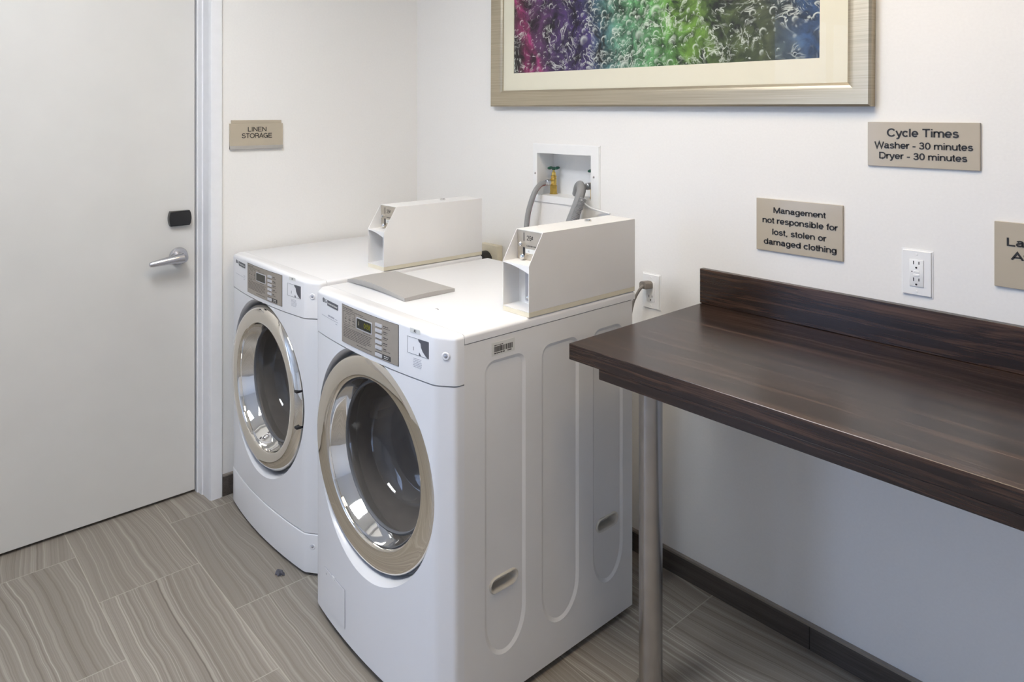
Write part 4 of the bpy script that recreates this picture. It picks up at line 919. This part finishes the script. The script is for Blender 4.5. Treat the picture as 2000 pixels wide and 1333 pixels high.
# ------------------------------------------------------------------ outlets and plugs
def outlet(name, label, cx, cz, pw, ph, gfci, group=None):
    t = thing(name, label, 'outlet', (cx, 0, cz), group)
    bm = box(B(), -pw/2, pw/2, -0.006, 0.0, -ph/2, ph/2)
    bmesh.ops.bevel(bm, geom=[e for e in bm.edges if all(v.co.y < -0.005 for v in e.verts)], offset=0.0045, segments=3, affect='EDGES'); obj('cover_plate', bm, 'plastic_white', t, 30)
    obj('receptacle', box(B(), -0.0168, 0.0168, -0.0085, -0.006, -0.0345, 0.0345, 0.0012, 2), 'plastic_white', t, 30)
    for s in (1, -1):
        bm = B(); zc = 0.0215*s+0.001
        for sx, hh in ((-0.0064, 0.0045), (0.0064, 0.0038)): box(bm, sx-0.0011, sx+0.0011, -0.0087, -0.0080, zc-hh+0.004, zc+hh+0.004)
        lathe(bm, [(0.0026, 0), (0.0026, 0.0006), (0, 0.0006)], (0.0, -0.0081, zc-0.0085), (0, -1, 0), 14)
        obj('socket_slots', bm, 'dark', t, 0)
    if gfci: obj('indicator', box(B(), -0.0115, -0.0090, -0.0087, -0.008, 0.0015, 0.0045), 'dark', t, 0)
    if gfci:
        for zc in (0.0035, -0.0052): obj('test_button', box(B(), -0.0062, 0.0075, -0.0098, -0.0080, zc-0.0028, zc+0.0028, 0.0006, 1), 'plastic_white', t, 0)
    for s in (1, -1): obj('screw', lathe(B(), [(0.003, 0), (0.0025, 0.0012), (0, 0.0014)], (0, -0.006, s*0.0475), (0, -1, 0), 14), 'plastic_white', t, 40)
    return t
outlet('wall_outlet', 'white wall outlet above the counter backsplash, with nothing plugged in', 2.2485, 1.120, 0.0757, 0.1205, True)
outlet('wall_outlet', 'white wall outlet with a grey plug in it, between washer and counter', 1.4068, 0.920, 0.0765, 0.1225, False)
t = thing('power_cord', 'grey power cord with plug in the outlet beside the washer', 'power cord', (1.404, -0.009, 0.942)); O = Vector((1.404, -0.009, 0.942))
bm = prism(B(), [(-0.014, -0.010), (0.014, -0.010), (0.014, 0.008), (0.008, 0.0145), (-0.008, 0.0145), (-0.014, 0.008)], lambda a, b, d: (a-0.30*d, -d, b), 0.0, 0.030)
bmesh.ops.bevel(bm, geom=list(bm.edges), offset=0.0015, segments=2, affect='EDGES'); pg = obj('plug', bm, 'cord', t, 40)
tube(bm := B(), [Vector(p)-O for p in ((1.397, -0.034, 0.943), (1.397, -0.048, 0.937), (1.388, -0.052, 0.922), (1.377, -0.054, 0.901), (1.368, -0.056, 0.876), (1.355, -0.06, 0.80), (1.32, -0.08, 0.5))], 0.0045, 12, 8,
     rf=lambda t_, i: 0.0068 if i < 6 else 0.0048)
obj('cord', bm, 'cord', t, 60)
t = thing('dryer_outlet', 'beige surface outlet behind the dryer, partly hidden', 'outlet', (0.572, 0, 0.915))
bm = box(B(), -0.058, 0.058, -0.032, 0.0, -0.057, 0.057, 0.004, 2); obj('housing', bm, 'cream', t, 30)
t = thing('dryer_plug', 'black round plug in the beige outlet behind the dryer', 'plug', (0.560, -0.032, 0.905))
bm = B(); lathe(bm, [(0.0, 0.0), (0.040, 0.0), (0.040, 0.022), (0.034, 0.032), (0, 0.034)], (0, 0, 0), (0, -1, 0), 32); obj('plug_body', bm, 'rubber', t, 40)
obj('cord', tube(B(), [(0, -0.024, -0.03), (0, -0.026, -0.07), (-0.01, -0.03, -0.15), (-0.02, -0.03, -0.30)], 0.010, 12, 6), 'rubber', t, 60)

# ------------------------------------------------------------------ scrap of lint on the floor
bm = B(); rr = random.Random(4)
bmesh.ops.create_icosphere(bm, subdivisions=2, radius=0.017)
for v in bm.verts: v.co = Vector((v.co.x*(0.35+1.1*rr.random())*1.05, v.co.y*(0.35+1.1*rr.random())*0.75, max(0.0, v.co.z*0.45*(0.5+rr.random())+0.004)))
tag(obj('lint_scrap', bm, 'lint', smooth=0, loc=(0.632, -0.985, 0.0)), 'small dark scrap of lint on the floor at the foot of the dryer', 'lint')
